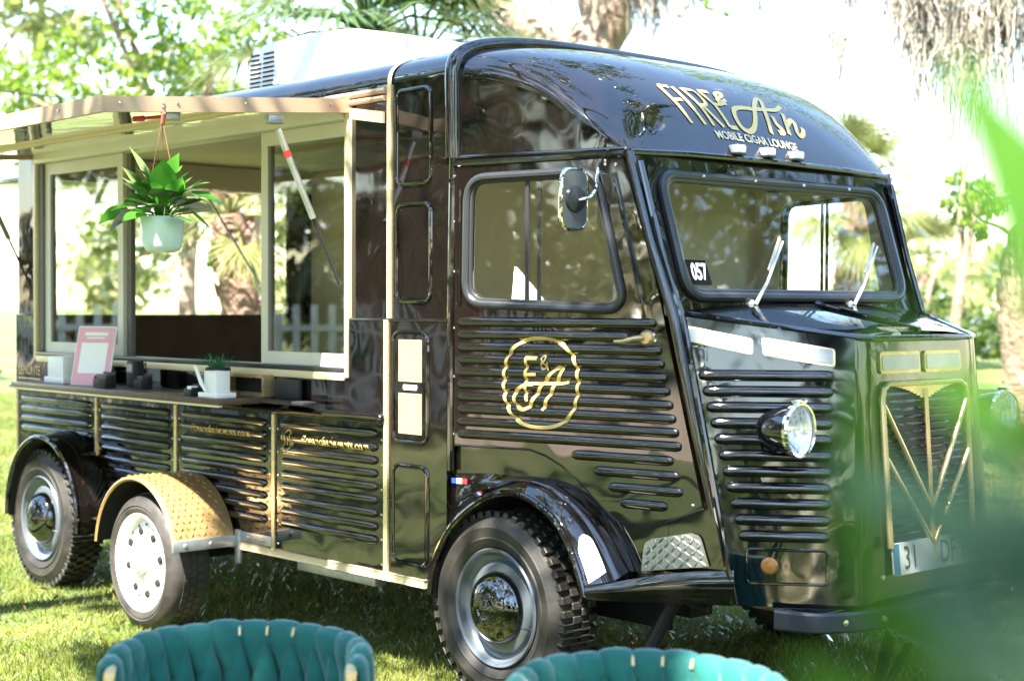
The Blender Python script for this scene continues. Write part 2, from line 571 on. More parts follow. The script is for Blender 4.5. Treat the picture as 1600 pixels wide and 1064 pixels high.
# ================================================================== THE TRUCK
T0 = (-1.4, 0, 0)
truck = empty('food_truck', T0)
tag(truck, 'vintage black corrugated food truck with gold trim and raised side hatch', 'food truck')
def tp(mb, name, m, parent=None, **k):
    return mb.build(name, m, parent or truck, T0, **k)

X_REAR, X_STR, X_CAB = -3.97, -0.61, -0.24
YB = 1.0
def side(m):                    # body side frame, m=-1 near the camera
    return lambda u, v, wv: Vector((u, m * (YB + wv), v))

# ---- cargo roof section
def roof_z(y, ze=2.36, zc=2.535, n=3.0, wv=0.985):
    return ze + (zc - ze) * max(0, 1 - abs(y / wv) ** n) ** (1 / n)
def roof_sec(a, off=0.0):
    # a 0..1 from far side to near side, points along the section by angle
    th = math.pi * a
    n = 3.0
    c, s_ = math.cos(th), math.sin(th)
    y = math.copysign(abs(c) ** (2 / n), c) * (0.985 + off)
    z = 2.36 + (0.175 + off) * abs(s_) ** (2 / n)
    return y, z
b = MB()
b.grid(lambda a, c: Vector((X_REAR + (X_CAB - X_REAR) * a, *roof_sec(c))), 12, 41)
tp(b, 'roof', 'paint')
b = MB()
b.grid(lambda a, c: Vector((X_REAR + 0.05 + (X_CAB - X_REAR - 0.1) * a, (c * 2 - 1) * 0.955, 2.335)), 2, 2)
tp(b, 'ceiling', 'beige')
# gold strip wrapping up the side and over the roof
b = MB()
def wrap(a, c):
    x = X_STR - 0.013 + 0.026 * c
    th = a
    y, z = roof_sec(th, 0.006)
    return Vector((x, y, z))
b.grid(wrap, 41, 2)
b.box((X_STR - 0.013, -1.009, 0.40), (X_STR + 0.013, -0.999, 1.432))
b.box((X_STR - 0.013, -0.994, 1.432), (X_STR + 0.013, -0.984, 2.365))
b.box((X_STR - 0.013, 0.999, 0.40), (X_STR + 0.013, 1.008, 1.432))
b.box((X_STR - 0.013, 0.984, 1.432), (X_STR + 0.013, 0.994, 2.365))
tp(b, 'gold_strip', 'gold_strip')
# rain gutter rail in tan over the hatch
b = MB()
b.tube([(X_REAR, -0.995, 2.345), (-0.63, -0.995, 2.345)], 0.014, 8)
tp(b, 'gutter_rail', 'tan_trim')

_scr = {}
def screw(P, ax, parent, r=.0065, name='screw', m_='chrome'):
    key = (tuple(round(c, 3) for c in ax), r, m_)
    if key not in _scr:
        b = MB(); b.lathe([(0.0001, .55 * r), (.8 * r, .45 * r), (r, 0)], (0, 0, 0), ax, 8)
        _scr[key] = b.mesh(name, m_)
    o = link(name, _scr[key], parent); o.location = Vector(P) - Vector(T0)
    return o
# ---- lower side panels with pressed ribs
strips = [-3.95, -3.03, -2.24, -1.41, X_STR]
for m in (-1, 1):
    F = side(m)
    for i in range(4):
        u0, u1 = strips[i] + 0.012, strips[i + 1] - 0.014
        out = [(u0, 1.012), (u1, 1.012), (u1, 0.425), (u0, 0.425)]
        if i == 0:
            arc = [(-3.30 + 0.40 * math.cos(R(a)), 0.40 + 0.40 * math.sin(R(a))) for a in range(4, 172, 12)]
            out = [(u0, 1.012), (u1, 1.012), (u1, 0.425)] + [p for p in arc if u0 + 0.005 < p[0] < u1 - 0.002] + [(u0, 0.62)]
        b = MB(); b.fill(out, [], F, 0.03)
        pn = tp(b, 'side_panel', 'paint')
        for k in range(9):
            v = 0.972 - k * 0.0535
            a0 = u0 + 0.045
            if i == 0 and v < 0.80:
                a0 = -3.30 + math.sqrt(max(0, .44 ** 2 - (v - .40) ** 2)) + .005
                if a0 > u1 - .09:
                    continue
            b = MB(); b.rib(F, a0, u1 - 0.045, v, 0.0195, 0.018)
            tp(b, 'rib', 'paint_rib', pn)
        if m == -1:      # small screws along the edges of the panel
            for k in range(6):
                for uu in (u0 + 0.018, u1 - 0.018):
                    zz = 0.95 - k * 0.1
                    if not (i == 0 and zz < 0.8):
                        screw(F(uu, zz, 0), (0, m, 0), pn, .006)
    for x in strips[:4]:
        z0 = 0.42 if x > -3.5 else 0.66
        b = MB(); b.box((x - 0.011, m * 1.0, z0), (x + 0.011, m * 1.008, 1.012)); tp(b, 'gold_strip', 'gold_strip')
    # sill trim
    b = MB(); b.box((-3.03, m * 0.99, 0.393), (-0.36, m * 1.012, 0.424), 0.003); tp(b, 'sill_trim', 'gold_pale')
    # ledge moulding
    b = MB()
    b.grid(lambda a, c: Vector((X_REAR + (-0.625 - X_REAR) * a, m * (0.998 + 0.05 * math.sin(math.pi * c)), 1.012 + 0.045 * c)), 2, 9)
    b.lathe([(0.0001, 0.012), (0.018, 0.008), (0.0235, 0)], (-0.625, m * 1.012, 1.0345), (1, 0, 0), 16)
    tp(b, 'ledge', 'paint_rib')

# ---- serving side wall round the hatch opening (near side)
FS = side(-1)
FU = lambda u, v, wv: Vector((u, -(0.985 + wv), v))
WX0, WX1, WZ0, WZ1 = -3.74, -0.87, 1.19, 2.30
b = MB(); b.fill([(X_REAR, 1.05), (X_STR - 0.013, 1.05), (X_STR - 0.013, 1.432), (WX1, 1.432), (WX1, WZ0), (WX0, WZ0), (WX0, 1.432), (X_REAR, 1.432)], [], FS, 0.03)
tp(b, 'wall_band', 'paint')
b = MB(); b.fill([(X_REAR, 1.434), (WX0, 1.434), (WX0, WZ1), (WX1, WZ1), (WX1, 1.434), (X_STR - 0.013, 1.434), (X_STR - 0.013, 2.37), (X_REAR, 2.37)], [], FU, 0.03)
tp(b, 'upper_wall', 'paint')
for xa, xb in ((X_STR - 0.25, X_CAB), (X_REAR, WX0 - 0.006)):
    b = MB(); b.box((xa, -1.004, 1.425), (xb, -0.98, 1.438), 0.004); tp(b, 'ledge_bead', 'paint_rib')
# gold box frame of the hatch opening
for nm, A, B_ in (('hatch_jamb', (WX0 - 0.004, -1.006, WZ0), (WX0 + 0.026, -0.90, WZ1)), ('hatch_jamb', (WX1 - 0.022, -1.006, WZ0), (WX1 + 0.004, -0.90, WZ1 + 0.012)),
                  ('hatch_sill', (WX0 + 0.027, -1.008, WZ0 - 0.012), (WX1 - 0.025, -0.90, WZ0 + 0.02)), ('hatch_header', (WX0 + 0.027, -1.02, WZ1 - 0.05), (WX1 - 0.025, -0.90, WZ1 - 0.004))):
    b = MB(); b.box(A, B_, 0.003); tp(b, nm, 'gold_pale' if nm != 'hatch_header' else 'alu_frame')
# dark rubber line on the sill
b = MB(); b.box((WX0 + 0.03, -1.010, WZ0 + 0.021), (WX1 - 0.028, -0.92, WZ0 + 0.04), 0.003); tp(b, 'sill_rubber', 'gasket')
# aluminium sliding window: outer frame and two glazed sashes
def sash(x0, x1, y, wl, wr):
    z0, z1 = WZ0 + 0.041, WZ1 - 0.052
    b = MB()
    b.fill([(x0, z0), (x1, z0), (x1, z1), (x0, z1)], [[(x0 + wl, z0 + 0.055), (x1 - wr, z0 + 0.055), (x1 - wr, z1 - 0.06), (x0 + wl, z1 - 0.06)]], lambda u, v, wv: Vector((u, y - wv, v)), 0.03)
    s_ = tp(b, 'window_sash', 'alu_frame')
    b = MB(); b.box((x0 + wl, y + 0.012, z0 + 0.055), (x1 - wr, y + 0.016, z1 - 0.06)); tp(b, 'pane', 'glass_tint', s_)
    b = MB()
    b.box((x0 + wl, y + 0.004, z0 + 0.056), (x0 + wl + 0.018, y + 0.026, z1 - 0.061)); b.box((x1 - wr - 0.008, y + 0.004, z0 + 0.056), (x1 - wr, y + 0.026, z1 - 0.061))
    tp(b, 'glazing_bead', 'alu_dark', s_)
    return s_
sash(-3.66, -2.80, -0.975, 0.06, 0.055)
sash(-1.55, -0.90, -0.975, 0.05, 0.03)
b = MB(); b.box((-2.795, -0.955, WZ0 + 0.042), (-2.755, -0.93, WZ1 - 0.053)); tp(b, 'window_rail', 'alu_dark')
b = MB(); b.box((-3.712, -0.99, WZ0 + 0.042), (-3.664, -0.93, WZ1 - 0.053), 0.003); tp(b, 'window_rail', 'alu_dark')

# ---- rear end with open tailgate hole, far wall, floor, bulkhead
FR = lambda u, v, wv: Vector((X_REAR - wv, u, v))
b = MB(); b.fill([(-0.98, 0.62), (0.98, 0.62), (0.98, 2.36), (0.8, 2.47), (-0.8, 2.47), (-0.98, 2.36)], [rrect(-0.80, 0.80, 1.43, 2.19, 0.03)], FR, 0.03); tp(b, 'rear_wall', 'paint')
b = MB(); b.fill([(-0.955, 0.62), (0.955, 0.62), (0.955, 1.425), (-0.955, 1.425)], [], lambda u, v, wv: Vector((X_REAR + 0.034 + 0.02 + wv, u, v)), 0.02); tp(b, 'tailgate_lining', 'brown_board')
b = MB(); b.box((X_REAR + 0.031, -0.955, 2.195), (X_REAR + 0.06, 0.955, 2.33)); tp(b, 'rear_header', 'beige')
b = MB(); b.box((X_REAR + 0.0, 0.968, 1.06), (X_STR - 0.013, 0.985, 2.37)); tp(b, 'far_wall', 'paint')
b = MB(); b.box((X_REAR + 0.07, 0.948, 0.62), (X_CAB - 0.1, 0.958, 2.33)); tp(b, 'far_lining', 'beige')
b = MB(); b.box((X_REAR + 0.02, -0.968, 0.55), (-0.36, 0.948, 0.60)); tp(b, 'floor', 'seat_dark')
b = MB(); b.box((-0.35, -0.70, 0.90), (0.50, 0.70, 0.93)); b.box((0.49, -0.70, 0.50), (0.52, 0.70, 0.899)); tp(b, 'cab_floor', 'seat_dark')
b = MB(); b.box((-0.34, -0.02, 0.605), (-0.31, 0.945, 2.332)); tp(b, 'bulkhead', 'beige')
b = MB(); b.box((-0.60, 0.944, 0.90), (-0.245, 0.951, 2.33)); tp(b, 'pillar_lining', 'beige')
# raised rear hatch glimpsed through the opening and its gas strut
b = MB(); b.box((X_REAR - 0.80, -0.80, 2.20), (X_REAR - 0.02, 0.80, 2.235), 0.01); tp(b, 'rear_hatch', 'paint')
b = MB(); b.tube([(X_REAR - 0.02, 0.62, 1.62), (X_REAR - 0.45, 0.50, 2.19)], 0.008, 8); tp(b, 'rear_strut', 'silver')
# interior worktop
b = MB(); b.box((-3.88, -0.90, 1.02), (-0.9, -0.45, 1.05), 0.004); tp(b, 'worktop', 'galvanised')

# ---- panel section between cargo body and cab, with four pressed rounded rectangles
for m in (-1, 1):
    F = side(m); F2 = lambda u, v, wv, m=m: Vector((u, m * (0.985 + wv), v))
    b = MB(); b.fill([(X_STR + 0.013, 0.424), (-0.36, 0.424), (-0.33, 0.47), (X_CAB, 0.62), (X_CAB, 1.432), (X_STR + 0.013, 1.432)], [], F, 0.03); lo = tp(b, 'pillar_panel', 'paint')
    b = MB(); b.fill([(X_STR + 0.013, 1.434), (X_CAB, 1.434), (X_CAB, 2.37), (X_STR + 0.013, 2.37)], [], F2, 0.03); hi = tp(b, 'pillar_panel', 'paint')
    for (z0, z1, par, FF) in ((1.965, 2.335, hi, F2), (1.505, 1.885, hi, F2), (0.955, 1.385, lo, F), (0.475, 0.86, lo, F)):
        loop = rrect(-0.565, -0.355, z0, z1, 0.035, 6)
        b = MB()
        b.tube([FF(u, v, 0.0005) for u, v in loop], 0.0085, 8, closed=True)
        tp(b, 'pressing', 'paint_rib', par)
        b = MB(); b.fill(offset_loop(loop, -0.012), [], lambda u, v, wv, FF=FF: FF(u, v, wv + 0.004), 0.006); tp(b, 'pressed_field', 'paint', par)
    if m == -1:
        for z0, z1 in ((1.19, 1.355), (0.985, 1.145)):
            b = MB(); b.fill([(-0.53, z0), (-0.385, z0), (-0.385, z1), (-0.53, z1)], [], lambda u, v, wv: F(u, v, wv + 0.006), 0.0015); tp(b, 'gold_sticker', 'gold_faded', lo)
        b = MB(); b.fill(rrect(-0.50, -0.415, 1.158, 1.178, 0.004, 2), [], lambda u, v, wv: F(u, v, wv + 0.006), 0.0015); tp(b, 'white_sticker', 'paper', lo)
    # dark shut line and rounded jamb next to the door
    b = MB(); b.tube([(X_CAB + 0.006, m * 0.985, 0.86), (X_CAB + 0.006, m * 0.985, 1.432), (X_CAB + 0.006, m * 0.975, 2.05), (X_CAB + 0.006, m * 0.972, 2.34)], 0.016, 10); tp(b, 'door_jamb', 'paint_rib')

# ---- cab roof dome
TT = [0, .25, .5, .75, .9, 1.0]
EE = [Vector(p) for p in ((-.22, .97, 2.345), (-.04, .94, 2.322), (.15, .90, 2.263), (.33, .865, 2.16), (.46, .82, 2.07), (.512, .785, 2.035))]
CC = [Vector(p) for p in ((-.22, 0, 2.525), (.0, 0, 2.49), (.2, 0, 2.41), (.38, 0, 2.275), (.48, 0, 2.145), (.53, 0, 2.05))]
def herm(P, t):
    i = 0
    while i < len(TT) - 2 and t > TT[i + 1]:
        i += 1
    def mm(k):
        if k == 0: return (P[1] - P[0]) / (TT[1] - TT[0])
        if k == len(TT) - 1: return (P[-1] - P[-2]) / (TT[-1] - TT[-2])
        return (P[k + 1] - P[k - 1]) / (TT[k + 1] - TT[k - 1])
    h = TT[i + 1] - TT[i]; s_ = (t - TT[i]) / h
    return (2 * s_ ** 3 - 3 * s_ ** 2 + 1) * P[i] + (s_ ** 3 - 2 * s_ ** 2 + s_) * h * mm(i) + (-2 * s_ ** 3 + 3 * s_ ** 2) * P[i + 1] + (s_ ** 3 - s_ ** 2) * h * mm(i + 1)
def dome(t, q):
    e, c = herm(EE, t), herm(CC, t)
    n = 3.3 - 1.5 * t
    g = max(0.0, 1 - abs(q) ** n) ** (1 / n)
    return Vector((e.x + (c.x - e.x) * g, q * e.y, e.z + (c.z - e.z) * g))
def dome_ang(t, a):
    n = 3.3 - 1.5 * t
    c = math.cos(math.pi * a)
    q = math.copysign(abs(c) ** (2 / n), c)
    e, cc = herm(EE, t), herm(CC, t)
    g = abs(math.sin(math.pi * a)) ** (2 / n)
    return Vector((e.x + (cc.x - e.x) * g, q * e.y, e.z + (cc.z - e.z) * g))
def dome_off(t, q, o=0.003):
    p = dome(t, q)
    tu = dome(min(t + 0.01, 1), q) - dome(t - 0.01, q)
    tv = dome(t, q + 0.01) - dome(t, q - 0.01)
    nn = tu.cross(tv).normalized()
    if nn.z < 0:
        nn = -nn
    return p + nn * o
b = MB(); b.grid(dome_ang, 44, 61); dm = tp(b, 'cab_roof', 'paint', angle=60)
# raised bead where cab and cargo roofs meet
b = MB()
bead = [dome_ang(0.0, a) + Vector((-0.015, 0, 0)) for a in [k / 48 for k in range(49)]]
bead = [Vector((p.x, p.y * 1.006, p.z + 0.004)) for p in bead]
bead = [Vector((-0.235, 0.972, 2.05))] + bead + [Vector((-0.235, -0.972, 2.05))]
b.tube(bead, 0.034, 12)
tp(b, 'roof_bead', 'paint_rib', angle=60)
# dome lettering
DL = [[(0.6514, -0.4786), (0.6589, -0.4197)], [(0.6553, -0.479), (0.7671, -0.4726), (0.8608, -0.4683)], [(0.7463, -0.4703), (0.7469, -0.4141)],
      [(0.6575, -0.396), (0.7743, -0.3898), (0.8645, -0.381)],
      [(0.6635, -0.344), (0.771, -0.327), (0.8668, -0.325)], [(0.6677, -0.348), (0.6787, -0.277), (0.7365, -0.2663), (0.7678, -0.2808), (0.773, -0.3157)], [(0.77, -0.3128), (0.8218, -0.2856), (0.8702, -0.2587)],
      [(0.671, -0.24), (0.674, -0.1757)], [(0.6748, -0.2403), (0.7683, -0.217), (0.868, -0.2143)], [(0.7605, -0.223), (0.7582, -0.1657)], [(0.868, -0.2143), (0.8693, -0.1621)],
      [(0.7574, -0.1282), (0.7033, -0.1493), (0.679, -0.1297), (0.6697, -0.0933), (0.6907, -0.1002), (0.7253, -0.1607), (0.7537, -0.1617), (0.7425, -0.1363), (0.7178, -0.0987)]]
DS = [[(0.702, 0.317), (0.7408, 0.2407), (0.7507, 0.156), (0.7605, 0.058), (0.7622, -0.0297), (0.777, -0.094), (0.8165, -0.127), (0.8612, -0.1283), (0.8803, -0.089), (0.8588, -0.0317), (0.8089, 0.0248), (0.7407, 0.085), (0.6768, 0.1594), (0.6811, 0.1874), (0.772, 0.135), (0.8345, 0.104), (0.8767, 0.083)],
      [(0.7865, 0.173), (0.824, 0.1672), (0.8493, 0.1893), (0.8634, 0.1834), (0.8665, 0.15)],
      [(0.7575, 0.2777), (0.8203, 0.2473), (0.8683, 0.2297)], [(0.8253, 0.2467), (0.794, 0.304), (0.8067, 0.323), (0.8513, 0.3047), (0.8658, 0.3197), (0.8507, 0.3533), (0.825, 0.373)]]
# (t,q) to metric strokes: u = q*0.8 , v = -t*0.85
PD = lambda u, v: dome_off(-v / 0.85, u / 0.8, 0.003)
b = MB()
for st in DL:
    pts = [(q * 0.8, -t * 0.85) for t, q in st]
    b.strip(catmull(pts, 5) if len(pts) > 3 else pts, 0.0155, PD)
tp(b, 'lettering', 'gold_decal', dm, recalc=False)
b = MB()
for st in DS:
    b.strip(catmull([(q * 0.8, -t * 0.85) for t, q in st], 6), 0.0195, PD)
tp(b, 'script_lettering', 'gold_decal', dm, recalc=False)
text_on('lettering', 'MOBILE CIGAR LOUNGE', 0.048, lambda u, v: dome_off(0.9165 + 0.012 * (u / 0.26) - v / 0.85 * 0.85, -0.055 + u / 0.8, 0.003), 'gold_pale', dm, T0, xs=0.90, bold=.0012)
for q in (-0.2666, -0.0416, 0.1837):
    p = dome_off(0.965, q, 0.008)
    b = MB(); b.box((p.x - 0.025, p.y - 0.027, p.z - 0.018), (p.x + 0.03, p.y + 0.027, p.z + 0.014), 0.008)
    o = tp(b, 'marker_lamp', 'lamp_white', dm)
    b = MB(); b.box((p.x - 0.028, p.y - 0.03, p.z - 0.025), (p.x + 0.026, p.y + 0.03, p.z - 0.0185), 0.002); tp(b, 'lamp_base', 'black', o) if False else tp(b, 'lamp_base', 'black', dm)

# ---- doors, quarter panels, fenders on both sides
DA, DB = Vector((-.22, .97)), Vector((.54, .80))
DD = (DB - DA).normalized()
DN = Vector((-DD.y, DD.x))           # outward for +|y|
if DN.y < 0: DN = -DN
def dframe(m):
    return lambda u, v, wv: Vector(((DA.x + DD.x * u + DN.x * wv), m * (DA.y + DD.y * u + DN.y * wv), v))
du = lambda x: (x - DA.x) / DD.x
RIBS = []
def door_rib_list():
    L = []
    xl = -0.205
    front = lambda z: 0.732 + (1.176 - z) * (0.643 - 0.732) / (1.553 - 1.176) * -1 * -1
    for k in range(10):
        z = 1.428 - k * 0.0472
        fx = 0.643 + (1.553 - z) * (0.732 - 0.643) / (1.553 - 1.176) - 0.03
        if k == 1:
            fx -= 0.12
        L.append((xl, fx, z))
    L += [(0.30, 0.712, 0.952), (0.395, 0.735, 0.900), (0.452, 0.748, 0.846), (0.50, 0.69, 0.792)]
    return L
RIBL = door_rib_list()
def rib_h(x, z):
    h = 0.0
    for x0, x1, rz in RIBL:
        if x0 < x < x1:
            k = (z - rz) / 0.0185
            if abs(k) < 1:
                e = min(1.0, (x - x0) / 0.015, (x1 - x) / 0.015)
                h = max(h, 0.0135 * math.sqrt(1 - k * k) * math.sqrt(max(e, 0)))
    return h
win = rquad([(du(-.155), 1.507), (du(.505), 1.485), (du(.385), 1.961), (du(-.148), 1.958)], 0.075, 7)
doutl = [(-.235, 2.015), (-.235, .962), (.119, .964), (.19, .945), (.257, .913), (.33, .862), (.391, .806), (.44, .765), (.483, .733), (.56, .722), (.623, .718), (.82, .80), (.732, 1.176), (.643, 1.553), (.503, 2.015)]
lip = [(-.345, .376), (-.307, .518), (-.216, .646), (-.086, .742), (.046, .797), (.178, .802), (.306, .757), (.395, .689), (.462, .58), (.504, .478)]
ridge = [(-.26, .845), (-.20, .85), (-.08, .856), (.03, .855), (.122, .85), (.19, .838), (.254, .82), (.357, .755), (.447, .668), (.525, .549)]
for m in (-1, 1):
    F = dframe(m)
    b = MB(); b.fill([(du(x), z) for x, z in doutl], [win], lambda u, v, wv: F(u, v, wv + 0.012), 0.03)
    door = tp(b, 'door', 'paint')
    tag(door, 'near cab door with ribbed lower panel and gold emblem' if m == -1 else 'far cab door with sliding window')
    for x0, x1, z in RIBL:
        b = MB(); b.rib(lambda u, v, wv: F(du(u), v, wv + 0.012), x0, x1, z, 0.0185, 0.0135); tp(b, 'rib', 'paint_rib', door)
    # window gasket and glazing
    gw = offset_loop(win, 0.012)
    b = MB(); b.tube([F(u, v, 0.016) for u, v in gw], 0.016, 10, closed=True); tp(b, 'window_gasket', 'gasket', door)
    b = MB(); b.tube([F(u, v, 0.008) for u, v in offset_loop(win, -0.004)], 0.009, 8, closed=True); tp(b, 'window_frame', 'black', door)
    b = MB(); b.fill(win, [], lambda u, v, wv: F(u, v, wv - 0.002), 0.002); tp(b, 'pane', 'glass', door)
    for x in (0.10, 0.145, 0.275):
        b = MB(); b.fill([(du(x) - 0.008, 1.50), (du(x) + 0.008, 1.50), (du(x) + 0.008, 1.957), (du(x) - 0.008, 1.957)], [], lambda u, v, wv: F(u, v, wv + 0.006 - 0.012 * (x > 0.11)), 0.006)
        if x != 0.275:
            tp(b, 'window_bar', 'gasket', door)
        else:
            b.bm.free()
    b = MB(); b.fill([(du(x), z) for x, z in doutl], [offset_loop(win, .004)], lambda u, v, wv: F(u, v, wv - 0.022), 0.006); tp(b, 'door_lining', 'beige', door)
    # raised pressings on the door frame and screws
    for pa, pb in (((-.195, 1.50), (-.19, 1.93)), ((.47, 1.96), (.585, 1.50))):
        b = MB(); b.tube([F(du(pa[0]), pa[1], 0.012), F(du(pb[0]), pb[1], 0.012)], 0.0105, 8); tp(b, 'pressing', 'paint_rib', door)
    for x, z in ((-.222, 1.98), (-.222, 1.81), (-.222, 1.62), (-.222, 1.405), (-.222, 1.22), (-.222, 1.0), (.475, 1.99), (.785, .805), (.63, 1.39), (.635, 1.37)):
        screw(F(du(x), z, 0.012), (DN.x, m * DN.y, 0), door, .0075)
    b = MB(); b.tube([F(du(x) , z - .004, 0.006) for x, z in doutl[1:12]], 0.006, 6); tp(b, 'door_shadow_gap', 'under', door)  # dark tube painted in as the shadow gap along the door edge
    # handle
    b = MB()
    b.lathe([(0.0001, 0.02), (0.02, 0.018), (0.028, 0.008), (0.03, 0)], F(du(.605), 1.378, 0.012), (DN.x, m * DN.y, 0), 20)
    b.tube([F(du(.598), 1.378, 0.03), F(du(.57), 1.375, 0.045), F(du(.53), 1.366, 0.045), F(du(.49), 1.364, 0.04)], [0.012, 0.011, 0.008, 0.006], 8)
    tp(b, 'door_handle', 'gold', door)
    # quarter panel above the door
    q = [(-.235, 2.035), (.512, 2.035)] + [(herm(EE, t).x, herm(EE, t).z + 0.0) for t in (0.97, 0.93, 0.9, 0.8, 0.7, 0.6, 0.5, 0.4, 0.3, 0.2, 0.1, 0.0)] + [(-.235, 2.345)]
    b = MB(); b.fill([(du(x), z) for x, z in q], [], lambda u, v, wv: F(u, v, wv + 0.002), 0.02); tp(b, 'quarter_panel', 'paint')
    # A-pillar bead down the front corner
    b = MB(); b.tube([(0.508, m * 0.792, 2.035), (0.60, m * 0.778, 1.72), (0.70, m * 0.765, 1.46), (0.79, m * 0.745, 1.05), (0.845, m * 0.72, 0.78)], [0.018, 0.02, 0.022, 0.02, 0.016], 12); tp(b, 'pillar_bead', 'paint_rib')
    b = MB(); b.tube([(0.545, m * 0.772, 2.0), (0.632, m * 0.762, 1.70), (0.728, m * 0.748, 1.44), (0.838, m * 0.734, 0.95), (0.921, m * 0.695, 0.475)], [0.012, 0.013, 0.014, 0.014, 0.012], 10); tp(b, 'pillar_bead', 'paint_rib')
    # cab side below and in front of the door
    toe = [(-.235, .955), (-.235, .845), (-.08, .856), (.122, .85), (.254, .82), (.357, .755), (.447, .668), (.525, .549), (.53, .50), (.68, .50), (.68, .80), (.40, .86), (.20, .955)]
    b = MB(); b.fill([(du(x), z) for x, z in toe], [], lambda u, v, wv: F(u, v, wv - 0.008), 0.02); tp(b, 'toe_panel', 'paint')
    def TP(x, z, wv, m=m):
        yd = DA.y + DD.y * du(x) - 0.008
        if x > .68:
            ysk = 1.0 - (x - .504) * .73 - 0.004
            k = min(1.0, max(0.0, (.82 - z) / .24))
            e = min(1.0, (x - .68) / .10)
            yd -= max(0.0, yd - ysk) * k * e
        return Vector((x + .35 * wv, m * (yd + .94 * wv), z))
    b = MB(); b.grid(lambda a, c: TP(.68 + ((.918 - .075 * c) - .68) * a, .47 + .35 * c, 0), 14, 10); tp(b, 'toe_panel', 'paint')
    # front fender: swept between the wheel-arch lip and the cab side
    LP = [Vector((x, 0, z)) for x, z in lip]
    RP = [Vector((x, 0, z)) for x, z in ridge]
    lc = catmull([tuple(p) for p in LP], 5); rc_ = catmull([tuple(p) for p in RP], 5)
    def fend(a, c, m=m):
        i = a * (len(lc) - 1); k = min(int(i), len(lc) - 2); fr_ = i - k
        L = lc[k].lerp(lc[k + 1], fr_)
        Q = rc_[k].lerp(rc_[k + 1], fr_)
        yr = DA.y + DD.y * du(Q.x) - 0.004
        P_ = Vector((L.x + (Q.x - L.x) * c, 0, L.z + (Q.z - L.z) * c))
        cen = Vector((0.07, 0, 0.40))
        nn = (P_ - cen); nn.y = 0; nn.normalize()
        bul = 0.030 * math.sin(math.pi * c) ** 0.9 * (0.35 + 0.65 * min(1, a * 1.6)) - 0.016 * math.exp(-((c - 0.62) / 0.07) ** 2)
        y = 1.0 + (yr - 1.0) * (c ** 1.15)
        return Vector((P_.x + nn.x * bul, m * y, P_.z + nn.z * bul))
    b = MB(); b.grid(fend, 46, 22); fd = tp(b, 'front_fender', 'paint_rib', angle=70)
    b = MB(); b.tube([Vector((p.x, m * 0.998, p.z)) for p in lc], 0.0125, 10); tp(b, 'fender_lip', 'paint_rib', fd)
    b = MB(); b.grid(lambda a, c: Vector((lc[int(a * (len(lc) - 1) + 0.5)].x, m * (0.995 - 0.45 * c), lc[int(a * (len(lc) - 1) + 0.5)].z - 0.004)), len(lc), 2)
    b.grid(lambda a, c: Vector((-0.35 + 0.86 * a, m * 0.545, 0.30 + 0.52 * c)), 2, 2)
    tp(b, 'wheel_well', 'under', fd)
    # front skirt band running from fender tip to the nose
    sk = [(0.504, 1.0, .470, .520), (0.60, .90, .468, .541), (0.70, .797, .467, .566), (0.79, .705, .468, .583), (0.865, .628, .470, .592)]
    sk = [(.504 + (.919 - .504) * k / 4, 1.0 + (.697 - 1.0) * k / 4, .469, (.520, .541, .566, .583, .592)[k]) for k in range(5)]
    b = MB()
    b.grid(lambda a, c: Vector((sk[round(a * 4)][0] + 0.008 * math.sin(math.pi * c), m * (sk[round(a * 4)][1] + 0.008 * math.sin(math.pi * c)), sk[round(a * 4)][2] + (sk[round(a * 4)][3] - sk[round(a * 4)][2]) * c)), 5, 7)
    tp(b, 'front_skirt', 'paint_rib', angle=60)
    b = MB()
    b.grid(lambda a, c: Vector((.504 + .41 * a, m * (1.0 - .299 * a), .52 + .07 * a)).lerp(Vector((.50 + .41 * a, m * (DA.y + DD.y * du(.50 + .41 * a) - .012), .524 + .07 * a)), c), 9, 3)
    tp(b, 'skirt_top', 'paint_rib')
    # chequer plate on the toe panel
    def PQ(a, c, wv):
        a2 = a
        if c > .75:
            k = 1 - math.sqrt(max(0, 1 - ((c - .75) / .25) ** 2)); a2 = .5 + (a - .5) * (1 - .28 * k)
        x = (.575 + (.838 - .575) * a2) * (1 - c) + (.588 + (.800 - .588) * a2) * c
        z = (.556 + .042 * a2) * (1 - c) + (.668 + .046 * a2) * c
        return TP(x, z, wv)
    b = MB(); b.grid(lambda a, c: PQ(a, c, .008), 16, 12); pl = tp(b, 'chequer_plate', 'plate_metal')
    b = MB()
    for i in range(9):
        for j in range(6):
            uu = .08 + i * .105; vv = .10 + j * .16
            if uu > .95 or (vv > .8 and (uu < .15 or uu > .85)):
                continue
            d1, d2 = (.035, .075) if (i + j) % 2 else (.035, -.075)
            b.tube([PQ(uu - d1, vv - d2, .0085), PQ(uu, vv, .0105), PQ(uu + d1, vv + d2, .0085)], [.002, .0042, .002], 6)
    tp(b, 'tread_pattern', 'plate_metal', pl)
    if m == -1:
        # round emblem painted over the ribs
        cu_, cv_ = du(.173), 1.208
        su, sv = 0.168 / 370, 0.164 / 432
        PL = lambda u, v: F(u, v, 0.0138 + rib_h(DA.x + DD.x * u, v) * 1.03)
        cvt = lambda pts: [(cu_ + (x - 490) * su, cv_ - (y - 540) * sv) for x, y in pts]
        ring = []
        for k in range(40):
            a = 2 * math.pi * k / 40
            ring.append((488 + 358 * math.copysign(abs(math.cos(a)) ** .82, math.cos(a)), 543 - 428 * math.copysign(abs(math.sin(a)) ** .82, math.sin(a))))
        b = MB()
        b.strip(catmull(cvt(ring), 3, True), 0.0135, PL, True, 0.004)
        b.strip(cvt([(338, 306), (458, 306)]), 0.014, PL, step=0.004)
        b.strip(catmull(cvt([(352, 300), (346, 440), (345, 550), (343, 650), (362, 725)]), 4), 0.0135, PL, step=0.004)
